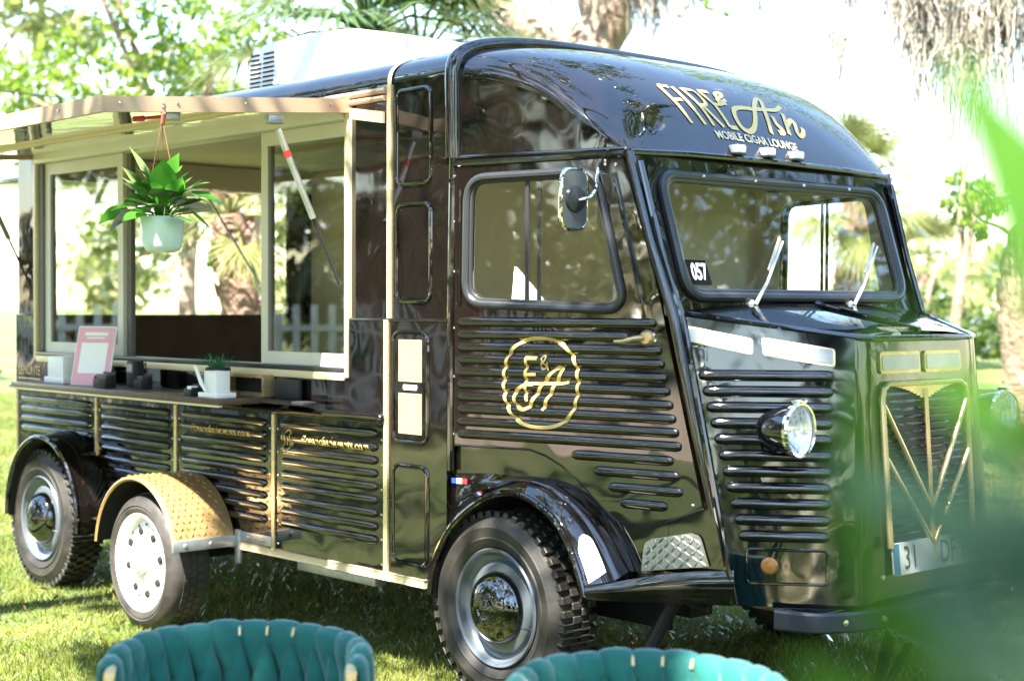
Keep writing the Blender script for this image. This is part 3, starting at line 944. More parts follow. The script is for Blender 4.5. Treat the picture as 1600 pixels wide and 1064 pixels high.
        b.strip(cvt([(345, 465), (450, 460)]), 0.012, PL, step=0.004)
        b.strip(catmull(cvt([(420, 556), (360, 560), (290, 595), (240, 650), (242, 740), (300, 803), (370, 780), (430, 690), (540, 515), (640, 405), (690, 392), (690, 440), (640, 540), (560, 690), (508, 805)]), 5), 0.0135, PL, step=0.004)
        b.strip(catmull(cvt([(370, 552), (560, 546), (690, 542), (755, 525)]), 4), 0.011, PL, step=0.004)
        tp(b, 'emblem', 'gold_decal', door, recalc=False)
        text_on('emblem_ampersand', '&', 0.085, lambda u, v: PL(cu_ + (525 - 490) * su + u, cv_ + (540 - 352) * sv + v), 'gold_decal', door, T0, xs=0.8)
        # little tricolour sticker
        for k, mm in enumerate(('flag_blue', 'paper', 'flag_red')):
            b = MB(); b.fill([(-.232 + k * .024, .812), (-.208 + k * .024, .812), (-.208 + k * .024, .832), (-.232 + k * .024, .832)], [], lambda u, v, wv: F(du(u), v, wv + 0.012), 0.001); tp(b, 'flag_sticker', mm, lo)
        # white sheet painted in for the sunlit highlight on the fender front
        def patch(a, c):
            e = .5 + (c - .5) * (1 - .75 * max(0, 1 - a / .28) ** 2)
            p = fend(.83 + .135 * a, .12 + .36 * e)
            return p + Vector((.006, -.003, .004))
        b = MB(); b.grid(patch, 14, 8); tp(b, 'sun_patch', 'white_paint', fd)

# brow moulding round the cab above doors and windscreen
for m in (-1, 1):
    F = dframe(m)
    b = MB(); b.tube([F(du(-.225), 2.026, 0.008), F(du(.51), 2.026, 0.008)], 0.014, 10); b.tube([F(du(-.225), 2.052, 0.004), F(du(.51), 2.045, 0.004)], 0.008, 8); tp(b, 'brow_moulding', 'paint_rib')
b = MB(); b.tube([(0.512, -0.79, 2.034), (0.527, -0.5, 2.043), (0.534, 0, 2.047), (0.527, 0.5, 2.043), (0.512, 0.79, 2.034)], 0.013, 10); tp(b, 'brow_moulding', 'paint_rib')

# ---- windscreen frame
WS = lambda u, v, wv: Vector((0.515 + (2.04 - v) * 0.312 + wv, u, v))
wso = [(-0.785, 2.04), (0.785, 2.04), (0.752, 1.462), (-0.752, 1.462)]
wsh = rquad([(-0.665, 1.952), (-0.662, 1.535), (0.662, 1.535), (0.665, 1.952)], 0.075, 7)
b = MB(); b.fill(wso, [wsh], WS, 0.025); ws = tp(b, 'windscreen_frame', 'paint')
b = MB(); b.tube([WS(u, v, 0.006) for u, v in offset_loop(wsh, 0.012)], 0.019, 10, closed=True); tp(b, 'gasket', 'gasket', ws)
b = MB(); b.tube([WS(u, v, 0.002) for u, v in offset_loop(wsh, -0.006)], 0.012, 10, closed=True); tp(b, 'inner_gasket', 'gasket', ws)
b = MB(); b.fill(wsh, [], lambda u, v, wv: WS(u, v, wv - 0.004), 0.003); tp(b, 'windscreen', 'glass', ws)
for y in (-0.45, -0.15, 0.15, 0.45):
    screw(WS(y, 1.964, 0.024), (1, 0, 0.3), ws, .007)
b = MB(); b.fill([(-0.625, 1.565), (-0.515, 1.565), (-0.525, 1.655), (-0.635, 1.655)], [], lambda u, v, wv: WS(u, v, wv + 0.001), 0.001); stk = tp(b, 'number_sticker', 'sticker_black', ws)
text_on('number', '057', 0.082, lambda u, v: WS(-0.575 + u, 1.61 + v, 0.0035), 'paper', ws, T0, xs=0.68, bold=.0022)
for y0, y1 in ((-0.335, -0.07), (0.275, 0.55)):
    b = MB()
    b.lathe([(0.0001, 0.025), (0.012, 0.022), (0.018, 0.0)], WS(y0, 1.495, 0.0), (0.9, 0, 0.35), 12)
    b.tube([WS(y0, 1.495, 0.03), WS(y0 + (y1 - y0) * .35, 1.58, 0.038), WS(y1, 1.735, 0.022)], [0.008, 0.006, 0.005], 8)
    wpr = tp(b, 'wiper_arm', 'alu_frame', ws)
    b = MB(); b.box((-0.003, -0.007, -0.09), (0.003, 0.007, 0.11), 0.001, Matrix.Translation(WS(y0 + (y1 - y0) * .75, 1.68, 0.014)) @ Matrix.Rotation(-math.atan2(y1 - y0, 0.24), 4, 'X') @ Matrix.Rotation(R(-17), 4, 'Y')); tp(b, 'wiper_blade', 'alu_frame', ws)

# ---- nose: sides, front face, bonnet
NA, NB = Vector((.66, .79)), Vector((1.19, .36))
ND = (NB - NA).normalized(); NN = Vector((-ND.y, ND.x))
if NN.x < 0: NN = -NN
def nframe(m):
    def f(u, v, wv):
        wv = wv + (1.466 - v) * 0.085            # the nose sides lean outwards towards the bottom
        return Vector((NA.x + ND.x * u + NN.x * wv, m * (NA.y + ND.y * u + NN.y * wv), v))
    return f
nu = lambda x: (x - NA.x) / ND.x
nose_front = lambda z: 1.20 + (1.22 - z) * 0.07
for m in (-1, 1):
    F = nframe(m)
    b = MB(); b.fill([(nu(.704), 1.466), (nu(1.175), 1.378), (nu(1.175), .470), (nu(.868), .470)], [], F, 0.02); ns = tp(b, 'nose_side', 'paint_navy')
    for k in range(11):
        z = 1.252 - k * 0.0545
        x0 = .762 + (1.258 - z) * (.872 - .762) / (1.258 - .707)
        b = MB(); b.rib(F, nu(x0), nu(1.122 - k * 0.001), z, 0.0200, 0.018); tp(b, 'rib', 'paint_navy', ns)
    # two pale ventilator lamps under the bonnet edge
    for (xa, za, xb, zb, hh, mm) in ((.728, 1.424, .908, 1.378, .055, 'lamp_grey'), (.930, 1.384, 1.124, 1.345, .062, 'lamp_grey')):
        qd = [(nu(xa), za), (nu(xa) + .006, za - hh), (nu(xb), zb - hh), (nu(xb), zb)]
        b = MB(); b.fill(rquad(qd, 0.012, 4), [], lambda u, v, wv: F(u, v, wv + 0.007), 0.008); vl = tp(b, 'vent_surround', 'gold_pale', ns)
        ctr = Vector((sum(p[0] for p in qd) / 4, sum(p[1] for p in qd) / 4))
        b = MB(); b.fill(rquad([tuple(ctr + (Vector(p) - ctr) * Vector((1, 1)).x * 0.93 if False else (ctr.x + (p[0] - ctr.x) * 0.93, ctr.y + (p[1] - ctr.y) * 0.78)) for p in qd], 0.006, 3), [], lambda u, v, wv: F(u, v, wv + 0.0095), 0.003); tp(b, 'vent_lens', mm, ns)
    # recessed panel with amber reflector
    loop = rrect(nu(.895), nu(1.105), .548, .662, 0.012, 4)
    b = MB(); b.tube([F(u, v, 0.0) for u, v in loop], 0.006, 8, closed=True); tp(b, 'pressing', 'paint_navy', ns)
    ax = (NN.x, m * NN.y, 0)
    b = MB(); b.lathe([(0.0001, 0.012), (0.022, 0.010), (0.029, 0.004), (0.03, 0)], F(nu(.955), .607, 0), ax, 20); tp(b, 'reflector', 'amber', ns)
    # headlamp: bracket, bucket, rim, lens
    hd = Vector((math.cos(R(5)), m * -math.sin(R(5)) * -1 * -1, 0))
    hc = Vector((1.15, m * .647, 1.08))
    b = MB(); b.tube([F(nu(.95), 1.02, -0.005), Vector((1.02, m * .62, 1.03)), Vector((1.05, m * .645, 1.07))], [0.03, 0.022, 0.02], 10); tp(b, 'lamp_bracket', 'paint_navy', ns)
    b = MB(); b.lathe([(0.0001, -0.165), (0.02, -0.16), (0.05, -0.13), (0.072, -0.085), (0.083, -0.03), (0.087, -0.004)], hc, hd, 32); hl = tp(b, 'headlamp', 'paint_navy')
    b = MB(); b.lathe([(0.084, -0.012), (0.093, -0.008), (0.095, 0.004), (0.090, 0.012), (0.083, 0.010)], hc, hd, 32)
    b.box((-0.02, -0.018, 0.0), (0.022, 0.018, 0.012), 0.004, Matrix.Translation(hc + Vector((0, 0, 0.089))))
    tp(b, 'rim', 'chrome', hl)
    b = MB(); b.lathe([(0.084, 0.006), (0.07, 0.018), (0.045, 0.027), (0.02, 0.031), (0.0001, 0.032)], hc, hd, 32); tp(b, 'lens', 'lens', hl)
    b = MB(); b.lathe([(0.083, 0.0), (0.06, -0.03), (0.03, -0.05), (0.012, -0.055), (0.011, -0.02), (0.0001, -0.018)], hc, hd, 32); tp(b, 'reflector_bowl', 'chrome', hl)
    # rounded corner between side and front
    b = MB()
    def corner(a, c, m=m):
        z = 1.378 - (1.378 - .47) * a
        fx = nose_front(z)
        p0 = nframe(1)(nu(1.174), z, 0); p2 = Vector((fx, .30 + 0.05 * a, z)); p1 = Vector((max(fx - .004, p0.x), p0.y - .03, z))
        q = p0 * (1 - c) ** 2 + p1 * 2 * c * (1 - c) + p2 * c * c
        return Vector((q.x, m * q.y, q.z))
    b.grid(corner, 10, 9); tp(b, 'nose_corner', 'paint_navy')
# front face
FG = lambda u, v, wv: Vector((nose_front(v) + wv, u, v))
b = MB(); b.fill([(-.30, 1.378), (.30, 1.378), (.35, .47), (-.35, .47)], [], FG, 0.02); nf = tp(b, 'nose_front', 'paint_navy')
# bonnet
b = MB()
def bonnet(a, c):
    s_ = c * 2 - 1
    hw = .748 + (.352 - .748) * a
    x = .702 + (1.192 - .702) * a
    z = 1.468 + (1.384 - 1.468) * a + 0.035 * (1 - abs(s_) ** 2.5) * (1 - .4 * a)
    return Vector((x, s_ * hw, z))
b.grid(bonnet, 14, 21)
bn = tp(b, 'bonnet', 'paint_navy', angle=60)
b = MB(); b.tube([(.705, -.752, 1.466), (1.18, -.366, 1.383), (1.207, -.29, 1.381), (1.21, .29, 1.381), (1.18, .366, 1.383), (.705, .752, 1.466)], 0.011, 8); tp(b, 'bonnet_edge', 'paint_navy', bn)
b = MB(); b.tube([(0.74, 0.0, 1.502), (1.19, 0.0, 1.407)], 0.010, 8); tp(b, 'bonnet_hinge', 'paint_navy', bn)
b = MB(); b.lathe([(0.0001, 0.022), (0.02, 0.020), (0.034, 0.012), (0.04, 0.0)], (1.16, -0.14, 1.392), (0.15, 0, 1), 16); b.box((1.10, -0.17, 1.40), (1.155, 0.02, 1.418), 0.006); tp(b, 'bonnet_catch', 'gold', bn)
# two pale lamps on the front
for y0, y1 in ((-.262, -.018), (.012, .25)):
    b = MB(); b.fill(rrect(y0, y1, 1.258, 1.334, 0.014, 4), [], lambda u, v, wv: FG(u, v, wv + 0.009), 0.009); vs_ = tp(b, 'vent_surround', 'gold', nf)
    b = MB(); b.fill(rrect(y0 + .011, y1 - .011, 1.270, 1.322, 0.006, 3), [], lambda u, v, wv: FG(u, v, wv + 0.0115), 0.003); tp(b, 'vent_lens', 'lamp_grey', nf)
# grille: fine slats, gold rounded frame, chevrons with a winged top
b = MB(); b.fill([(-.262, 1.21), (.262, 1.21), (.262, .66), (-.262, .66)], [], lambda u, v, wv: FG(u, v, wv + 0.001), 0.001); gr = tp(b, 'grille', 'black')
for k in range(20):
    z = 1.185 - k * 0.0268
    b = MB(); b.tube([FG(-.255, z, 0.003), FG(.255, z, 0.003)], 0.0065, 6); tp(b, 'grille_slat', 'paint_navy', gr)
def gt(pts, r, nm='grille_trim'):
    b = MB(); b.tube([FG(u, v, 0.014) for u, v in pts], r, 8); tp(b, nm, 'gold', gr)
gt([(-.262, .66), (-.266, 1.17), (-.255, 1.205), (-.225, 1.222), (.225, 1.222), (.255, 1.205), (.266, 1.17), (.262, .66)], 0.0105)
gt([(-.262, 1.15), (-.018, .80), (0, .775), (.018, .80), (.262, 1.15)], 0.0095, 'chevron')
gt([(-.262, .97), (-.016, .672), (0, .652), (.016, .672), (.262, .97)], 0.0095, 'chevron')
gt([(0, 1.20), (0, .60)], 0.009, 'chevron_stem')
b = MB(); wp = [(-.215, 1.218)]
for k in range(9):
    vv = 1.212 - .050 * (k / 9) ** 1.5
    wp += [(-.205 + k * .021, vv), (-.178 + k * .021, vv - .001)]
wp += [(0, 1.150)] + [(-u, v) for u, v in wp[::-1][:-1]] + [(.215, 1.218)]
b.fill(wp, [], lambda u, v, wv: FG(u, v, wv + 0.013), 0.004); tp(b, 'winged_badge', 'gold', gr)
# number plate
PLF = lambda u, v, wv: Vector((1.262 + wv + (0.62 - v) * 0.1, u, v))
b = MB(); b.fill(rrect(-.26, .26, .565, .675, 0.008, 3), [], PLF, 0.006); pt = tp(b, 'number_plate', 'plate_white')
b = MB(); b.fill([(-.258, .567), (-.222, .567), (-.222, .673), (-.258, .673)], [], lambda u, v, wv: PLF(u, v, wv + 0.001), 0.001); tp(b, 'plate_band', 'eu_blue', pt)
text_on('plate_number', '31', 0.115, lambda u, v: PLF(-.155 + u, .618 + v, 0.002), 'ink', pt, T0, xs=0.8)
text_on('plate_number', 'DF 14', 0.115, lambda u, v: PLF(.135 + u, .618 + v, 0.002), 'ink', pt, T0, xs=0.75)
b = MB(); b.box((1.215, -.2, .60), (1.254, .2, .625), 0.004); tp(b, 'plate_bracket', 'black', pt)
# bumper with bolts, tow frame below
bpath = [(1.10, -.70, .452), (1.19, -.66, .450), (1.245, -.60, .448), (1.305, -.40, .446), (1.33, 0, .444), (1.305, .40, .446), (1.245, .60, .448), (1.19, .66, .450), (1.10, .70, .452)]
bp_ = catmull(bpath, 5)
b = MB()
sect = [(0, -.033), (.014, -.033), (.02, -.026), (.02, .026), (.014, .033), (0, .033)]
rows = []
for i, p in enumerate(bp_):
    t = (bp_[min(i + 1, len(bp_) - 1)] - bp_[max(i - 1, 0)]).normalized(); nn = Vector((t.y, -t.x, 0))
    rows.append([b.bm.verts.new(p + nn * a + Vector((0, 0, c))) for a, c in sect])
for A, B_ in zip(rows, rows[1:]):
    for j in range(6):
        b.bm.faces.new([A[j], A[(j + 1) % 6], B_[(j + 1) % 6], B_[j]])
b.bm.faces.new(rows[0]); b.bm.faces.new(rows[-1][::-1])
bum = tp(b, 'bumper', 'bumper_steel')
for y in (-.56, -.41, .41, .56):
    screw((1.278 if abs(y) > .5 else 1.327, y, .448), (1, math.copysign(.25, y), 0), bum, .014, 'bolt')
screw(FG(-.30, .565, 0), (1, 0, 0), nf, .012, 'bolt')
b = MB(); b.box((0.95, -.45, .41), (1.30, -.39, .45)); b.box((0.95, .39, .41), (1.30, .45, .45)); tp(b, 'bumper_bracket', 'black', bum)
b = MB(); b.box((0.90, -.60, .452), (1.20, .60, .469), 0.003); tp(b, 'front_valance', 'paint_navy')
# tow frame leg and chain hanging to the lawn
b = MB(); b.tube([(1.18, -.12, .41), (1.02, .02, .12), (.98, .05, .03)], 0.022, 8); b.tube([(1.18, .10, .41), (1.04, .06, .12), (.98, .05, .03)], 0.016, 8); b.box((.90, -.03, .005), (1.06, .13, .03), 0.008); tp(b, 'tow_frame', 'black')
ch = catmull([(1.30, -.36, .41), (1.31, -.27, .365), (1.31, -.10, .30), (1.32, .06, .24), (1.32, .24, .17), (1.33, .40, .08), (1.33, .55, .03), (1.34, .75, .02)], 7)
lk = MB(); lk.tube([(math.cos(a) * .011 + (.012 if math.cos(a) > 0 else -.012), math.sin(a) * .0105, 0) for a in [2 * math.pi * k / 12 for k in range(12)]], 0.0036, 6, closed=True)
lme = lk.mesh('chain_link', 'galvanised')
chain = empty('tow_chain', (1.34, .75, 0)); tag(chain, 'galvanised steel chain hanging from the truck bumper to the lawn', 'chain')
acc, prev_p, idx = 0, ch[0], 0
for p in ch[1:]:
    while (p - prev_p).length >= 0.036:
        d = (p - prev_p).normalized()
        q = prev_p + d * 0.036
        mid = (prev_p + q) / 2
        o = link('chain_link', lme, chain)
        rot = Vector((1, 0, 0)).rotation_difference(d).to_matrix().to_4x4()
        o.matrix_basis = Matrix.Translation(mid - Vector((1.34, .75, 0))) @ rot @ Matrix.Rotation(R(90) * (idx % 2), 4, 'X')
        prev_p = q; idx += 1

# ---- mirrors
for m in (-1, 1):
    b = MB()
    b.box((.37, m * .825 - .012, 1.985), (.44, m * .825 + .012, 2.012), 0.005)
    b.tube([(.405, m * .835, 1.985), (.41, m * .85, 1.95), (.425, m * .87, 1.90), (.42, m * .90, 1.87), (.41, m * .945, 1.862)], 0.0065, 8)
    mr = tp(b, 'mirror_arm', 'chrome')
    MF = lambda u, v, wv: Vector((.395 + wv + (v - 1.866) * .02, m * (.945 + u), v))
    lp = rrect(-.062, .062, 1.762, 1.970, 0.04, 6)
    b = MB(); b.fill(lp, [], MF, 0.02); tp(b, 'mirror_shell', 'rim_grey', mr)
    b = MB(); b.tube([MF(u, v, -.008) for u, v in lp], 0.009, 8, closed=True); tp(b, 'mirror_rim', 'chrome', mr)
    b = MB(); b.lathe([(0.05, 0.0), (0.045, 0.008), (0.03, 0.012), (0.02, 0.016), (0.0001, 0.018)], MF(0, 1.866, 0), (1, 0, 0), 24); tp(b, 'mirror_boss', 'gasket', mr)
    b = MB(); b.fill(offset_loop(lp, -.006), [], lambda u, v, wv: MF(u, v, wv - .021), 0.002); tp(b, 'mirror_glass', 'chrome', mr)

# ---- cab interior: seats, steering wheel, dashboard
for y in (-.42, .42):
    b = MB(); b.box((-.20, y - .24, .75), (.22, y + .24, .90), 0.04); b.box((-.26, y - .24, .88), (-.14, y + .24, 1.42), 0.04); tp(b, 'cab_seat', 'seat_dark')
b = MB(); b.tube([Vector((.40 + .09 * math.sin(a), .42 + .2 * math.cos(a), 1.36 + .17 * math.sin(a))) for a in [2 * math.pi * k / 28 for k in range(28)]], 0.012, 8, closed=True); b.tube([(.40, .42, 1.36), (.58, .42, 1.05)], 0.018, 8); b.tube([(.40, .22, 1.36), (.42, .42, 1.35), (.40, .62, 1.36)], 0.01, 8); tp(b, 'steering_wheel', 'black')
b = MB(); b.box((.50, -.72, 1.30), (.66, .72, 1.47), 0.03); tp(b, 'dashboard', 'seat_dark')
b = MB(); b.poly([(-.10, -.80, 1.46), (.10, -.76, 1.46), (-.10, -.78, 1.64)], [(0, 1, 2)]); b.poly([(-.10, -.79, 1.46), (.10, -.75, 1.46), (-.10, -.77, 1.64)], [(0, 1, 2)]); tp(b, 'white_card', 'paper')

# ---- wheels
def wheel(cx, yo, r, wd, m, kind):
    """yo = |y| of the outer face; axis points outwards"""
    ax = (0, m, 0)
    org = Vector((cx, m * yo, r))
    b = MB()
    if kind == 'mid':
        prof = [(r * .70, -.012), (r * .735, -.002), (r * .80, .004), (r * .82, .001), (r * .84, .005), (r * .90, -.004), (r * .965, -.02), (r * .985, -.035), (r, -.05), (r, -wd + .05), (r * .985, -wd + .035), (r * .93, -wd + .01), (r * .8, -wd), (r * .68, -wd + .01)]
        b.lathe(prof, org, ax, 64)
        n = 52
        for k in range(n):
            a = 2 * math.pi * k / n
            for j, (h0, h1) in enumerate(((-.052, -.078), (-.085, -.112), (-.119, -.148))):
                aa = a + (j % 2) * math.pi / n
                mt = Matrix.Translation(org) @ Matrix.Rotation(-aa, 4, 'Y')
                b.box((-.0155, m * h0, r - .006), (.0155, m * h1, r + .004), 0, mt)
    else:
        prof = [(r * .60, -.02), (r * .64, -.004), (r * .70, .004), (r * .715, .0075), (r * .73, .003), (r * .80, .007), (r * .83, .0095), (r * .845, .005), (r * .90, -.002), (r * .945, -.014), (r * .965, -.035), (r * .97, -.06), (r * .97, -wd + .06), (r * .965, -wd + .035), (r * .93, -wd + .012), (r * .8, -wd), (r * .60, -wd + .02)]
        b.lathe(prof, org, ax, 64)
        n = 46
        for k in range(n):
            a = 2 * math.pi * k / n
            for j, (h0, h1, off) in enumerate(((-.010, -.052, 0), (-.058, -.098, .5), (-.104, -wd + .052, 0), (-wd + .050, -wd + .010, .5))):
                mt = Matrix.Translation(org) @ Matrix.Rotation(-(a + off * 2 * math.pi / n), 4, 'Y')
                sl = r * .925 if j in (0, 3) else r * .96
                b.box((-.0135, m * h0, sl), (.0135, m * h1, r), 0.003, mt, 1)
    wl = tp(b, 'wheel', 'rubber_brown' if kind == 'mid' else 'rubber', angle=30)
    if kind == 'mid':
        b = MB()
        b.lathe([(r * .715, -.012), (r * .725, -.004), (r * .705, .0), (r * .68, -.006), (r * .655, -.05), (r * .62, -.062), (r * .56, -.046), (r * .40, -.028), (r * .30, -.018), (r * .22, -.014), (r * .19, -.02), (r * .0, -.02)], org, ax, 48)
        tp(b, 'rim', 'white_paint', wl)
        b = MB(); b.lathe([(r * .17, -.02), (r * .165, .012), (r * .14, .02), (0.0001, .022)], org, ax, 24); tp(b, 'hub_cap', 'gold_pale', wl)
        for k in range(8):
            a = 2 * math.pi * k / 8 + .2
            screw(org + Vector((math.cos(a) * r * .46, m * -.030, math.sin(a) * r * .46)), ax, wl, r * .064, 'rim_hole', 'under')
        for k in range(16):
            a = 2 * math.pi * k / 16
            screw(org + Vector((math.cos(a) * r * .555, m * -.040, math.sin(a) * r * .555)), ax, wl, .007, 'rim_hole', 'under')
    else:
        b = MB()
        b.lathe([(r * .60, -.022), (r * .615, -.006), (r * .60, .002), (r * .575, -.004), (r * .555, -.03), (r * .51, -.045), (r * .49, -.046), (r * .46, -.03), (r * .40, -.022), (r * .30, -.03), (0.0001, -.03)], org, ax, 56)
        tp(b, 'rim', 'rim_grey', wl)
        b = MB()
        b.lathe([(r * .375, -.028), (r * .37, -.01), (r * .34, .012), (r * .26, .034), (r * .17, .045), (r * .13, .047), (r * .125, .052), (r * .10, .054), (r * .085, .050), (r * .06, .052), (r * .03, .056), (0.0001, .057)], org, ax, 48)
        tp(b, 'hub_cap', 'chrome_dark_reflect', wl)
        b = MB(); b.tube([org + Vector((r * .50, m * -.03, -.02 * 3)), org + Vector((r * .40, m * -.005, -.02 * 2.6))], 0.004, 6); tp(b, 'valve', 'black', wl)
    return wl
for m in (-1, 1):
    wheel(0.0, .97, .363, .19, m, 'front')
    wheel(-3.415, 1.13, .363, .19, m, 'rear')
    wheel(-2.06, 1.30, .312, .205, m, 'mid')
    # rear fender
    arcR = [(-3.30 + .40 * math.cos(R(a)), .385 + .415 * math.sin(R(a))) for a in range(-6, 190, 7)]
    b = MB()
    b.grid(lambda a, c: Vector((arcR[round(a * (len(arcR) - 1))][0] * 1.0 + (math.cos(R(-6 + 196 * a)) * .02) * math.sin(math.pi * c * .5), m * (1.18 - .185 * c), arcR[round(a * (len(arcR) - 1))][1] + .03 * math.sin(R(max(0, 196 * a - 6))) * math.sin(math.pi * c * .5))), len(arcR), 8)
    rf = tp(b, 'rear_fender', 'paint_rib', angle=60)
    b = MB(); b.tube([Vector((x, m * 1.178, z)) for x, z in arcR], 0.014, 10); tp(b, 'fender_lip', 'paint_rib', rf)
    b = MB(); b.grid(lambda a, c: Vector((arcR[round(a * (len(arcR) - 1))][0], m * (1.17 - .5 * c), arcR[round(a * (len(arcR) - 1))][1] - .012)), len(arcR), 2); tp(b, 'wheel_well', 'under', rf)
    # gold chequer-plate fender over the trailer wheel
    gc = Vector((-2.06, 0, .335))
    arcG = [(gc.x + .365 * math.cos(R(a)), gc.z + .365 * math.sin(R(a)) * (1.0 if a < 90 else 1.0)) for a in range(14, 171, 5)]
    arcG = arcG + [(arcG[-1][0] - .006, .375)]
    b = MB()
    prof_y = [(1.325, -.012), (1.332, -.003), (1.328, .006), (1.315, .010), (1.02, .012), (1.015, 0.0)]
    def gf(a, c, m=m):
        i = round(a * (len(arcG) - 1)); x, z = arcG[i]
        y, o = prof_y[round(c * (len(prof_y) - 1))]
        n = Vector((x - gc.x, 0, z - gc.z)).normalized()
        return Vector((x + n.x * o, m * y, z + n.z * o))
    b.grid(gf, len(arcG), len(prof_y)); gfd = tp(b, 'trailer_fender', 'fender_gold', angle=50)
    b = MB(); b.grid(lambda a, c: Vector((arcG[round(a * (len(arcG) - 1))][0], m * (1.325 - .31 * c), arcG[round(a * (len(arcG) - 1))][1])), len(arcG), 2); tp(b, 'fender_inside', 'under', gfd)
    b = MB()
    for i in range(34):
        for j in range(9):
            a = R(12 + i * 4.7); y = 1.045 + j * .031 + (i % 2) * .015
            if y > 1.31:
                continue
            rr_ = .365 + .0125
            c = Vector((gc.x + rr_ * math.cos(a), m * y, gc.z + rr_ * math.sin(a)))
            tt = Vector((-math.sin(a), 0, math.cos(a))); yy = Vector((0, m, 0))
            sgn = 1 if (i + j) % 2 else -1
            d = (tt + yy * sgn).normalized() * .010
            nn = Vector((math.cos(a), 0, math.sin(a)))
            b.tube([c - d, c + nn * .0012, c + d], [.001, .0032, .001], 5)
    tp(b, 'tread_pattern', 'fender_gold', gfd)
    # steel mounting bracket
    b = MB()
    b.box((-1.70, m * 1.34, .405), (-1.685, m * 1.02, .455), 0.002)
    b.box((-1.70, m * 1.02, .33), (-1.66, m * 1.004, .48), 0.002)
    b.box((-1.66, m * 1.012, .43), (-1.42, m * 1.0035, .475), 0.002)
    for x in (-1.60, -1.48):
        b.lathe([(0.0001, .008), (.008, .007), (.011, 0)], (x, m * 1.012, .452), (0, m, 0), 8)
    for y in (1.28, 1.15):
        b.lathe([(0.0001, .008), (.008, .007), (.011, 0)], (-1.685, m * y, .43), (1, 0, 0), 8)
    tp(b, 'fender_bracket', 'galvanised', gfd)
# chassis under the body
b = MB()
b.box((-3.9, -.55, .36), (.6, -.43, .46)); b.box((-3.9, .43, .36), (.6, .55, .46))
for x in (-3.415, -2.06, 0):
    b.tube([(x, -.95, .34), (x, .95, .34)], .04, 10)
b.box((-3.9, -.94, .46), (-.42, .94, .54)); b.box((-.42, -.5, .46), (.9, .5, .54))
tp(b, 'chassis', 'under')
b = MB(); b.box((-1.25, -.99, .35), (-.7, -.93, .385), 0.004); tp(b, 'step_rail', 'galvanised')
# jack stand behind the front wheel
b = MB(); b.tube([(.60, -.62, .46), (.42, -.72, .05)], .028, 10); b.tube([(.56, -.60, .44), (.74, -.62, .42)], .012, 8); b.box((.34, -.80, .004), (.50, -.64, .03), .006); b.box((.52, -.68, .44), (.68, -.56, .468), .006); tp(b, 'jack_leg', 'black')
b = MB(); b.box((X_REAR - .10, -.9, .46), (X_REAR + .02, .9, .56), .01); tp(b, 'rear_bumper', 'black')

# ---- roof air conditioner
ac = empty('air_conditioner', (-1.7, -.1, 2.52)); tag(ac, 'white rooftop air conditioner with slotted grille on the truck roof', 'air conditioner')
AO = (-1.7, -.1, 2.52)
acp = [(-2.47, 2.50), (-2.44, 2.66), (-2.41, 2.765), (-2.30, 2.80), (-1.95, 2.805), (-1.60, 2.785), (-1.25, 2.715), (-1.08, 2.66), (-1.01, 2.60), (-1.0, 2.50)]
b = MB()
def acs(a, c):
    i = a * (len(acp) - 1); k = min(int(i), len(acp) - 2); f_ = i - k
    x = acp[k][0] + (acp[k + 1][0] - acp[k][0]) * f_; z = acp[k][1] + (acp[k + 1][1] - acp[k][1]) * f_
    return x, z
ys = [-.47, -.465, -.44, -.40, .22, .26, .285, .29]
ins = [.085, .03, .008, 0, 0, .008, .03, .085]
rowsA = []
cxm, czm = -1.72, 2.5
for y, o in zip(ys, ins):
    rowsA.append([b.bm.verts.new((x + (cxm - x) * o * .35, y, max(2.49, z - (z - 2.5) * o * 1.6))) for x, z in acp])
for A, B_ in zip(rowsA, rowsA[1:]):
    for j in range(len(acp) - 1):
        b.bm.faces.new([A[j], A[j + 1], B_[j + 1], B_[j]])
b.bm.faces.new(rowsA[0]); b.bm.faces.new(rowsA[-1][::-1])
aco = b.build('shell', 'ac_white', ac, AO, angle=50)
b = MB()
for r_ in range(9):
    for c_ in range(2):
        z = 2.555 + r_ * .0225
        x0 = -2.425 + c_ * .115 + r_ * .0022
        if r_ == 0:
            z -= .012
        b.box((x0, -.4735, z), (x0 + .095 - (0.02 if c_ == 0 and r_ > 6 else 0), -.4695, z + .0085))
b.build('vent_slots', 'under', ac, AO)

# ---- raised serving hatch (awning)
hatch = empty('serving_hatch', (-2.25, -0.99, 2.30)); HO = (-2.25, -0.99, 2.30)
hatch.parent = truck; hatch.location = Vector(HO) - Vector(T0)
AX0, AX1 = -3.74, -.87
slope = (2.21 - 2.302) / (2.09 - .98)
HZ = lambda y: 2.300 + slope * (-y - .98)
b = MB()
b.grid(lambda a, c: Vector((AX0 + .02 + (AX1 - AX0 - .04) * a, -.99 - 1.08 * c, HZ(-.99 - 1.08 * c) - .006)), 2, 2)
b.build('underside', 'polished', hatch, HO)
b = MB()
b.poly([(AX0, -.99, HZ(-.99) + .03), (AX1, -.99, HZ(-.99) + .03), (AX1, -2.085, HZ(-2.085) + .03), (AX0, -2.085, HZ(-2.085) + .03)], [(0, 1, 2, 3)])
b.build('top_skin', 'paint', hatch, HO)
def bar(p, q, wz0, wz1, th, nm, mm):
    p, q = Vector(p), Vector(q)
    d = (q - p).normalized(); n = Vector((d.y, -d.x, 0)) * th / 2
    vs = []
    for e in (p, q):
        for s_ in (-1, 1):
            for z in (wz0, wz1):
                vs.append(e + n * s_ + Vector((0, 0, z)))
    b = MB(); b.poly(vs, [(0, 1, 3, 2), (4, 6, 7, 5), (0, 4, 5, 1), (2, 3, 7, 6), (1, 5, 7, 3), (0, 2, 6, 4)])
    return b.build(nm, mm, hatch, HO, smooth=False)
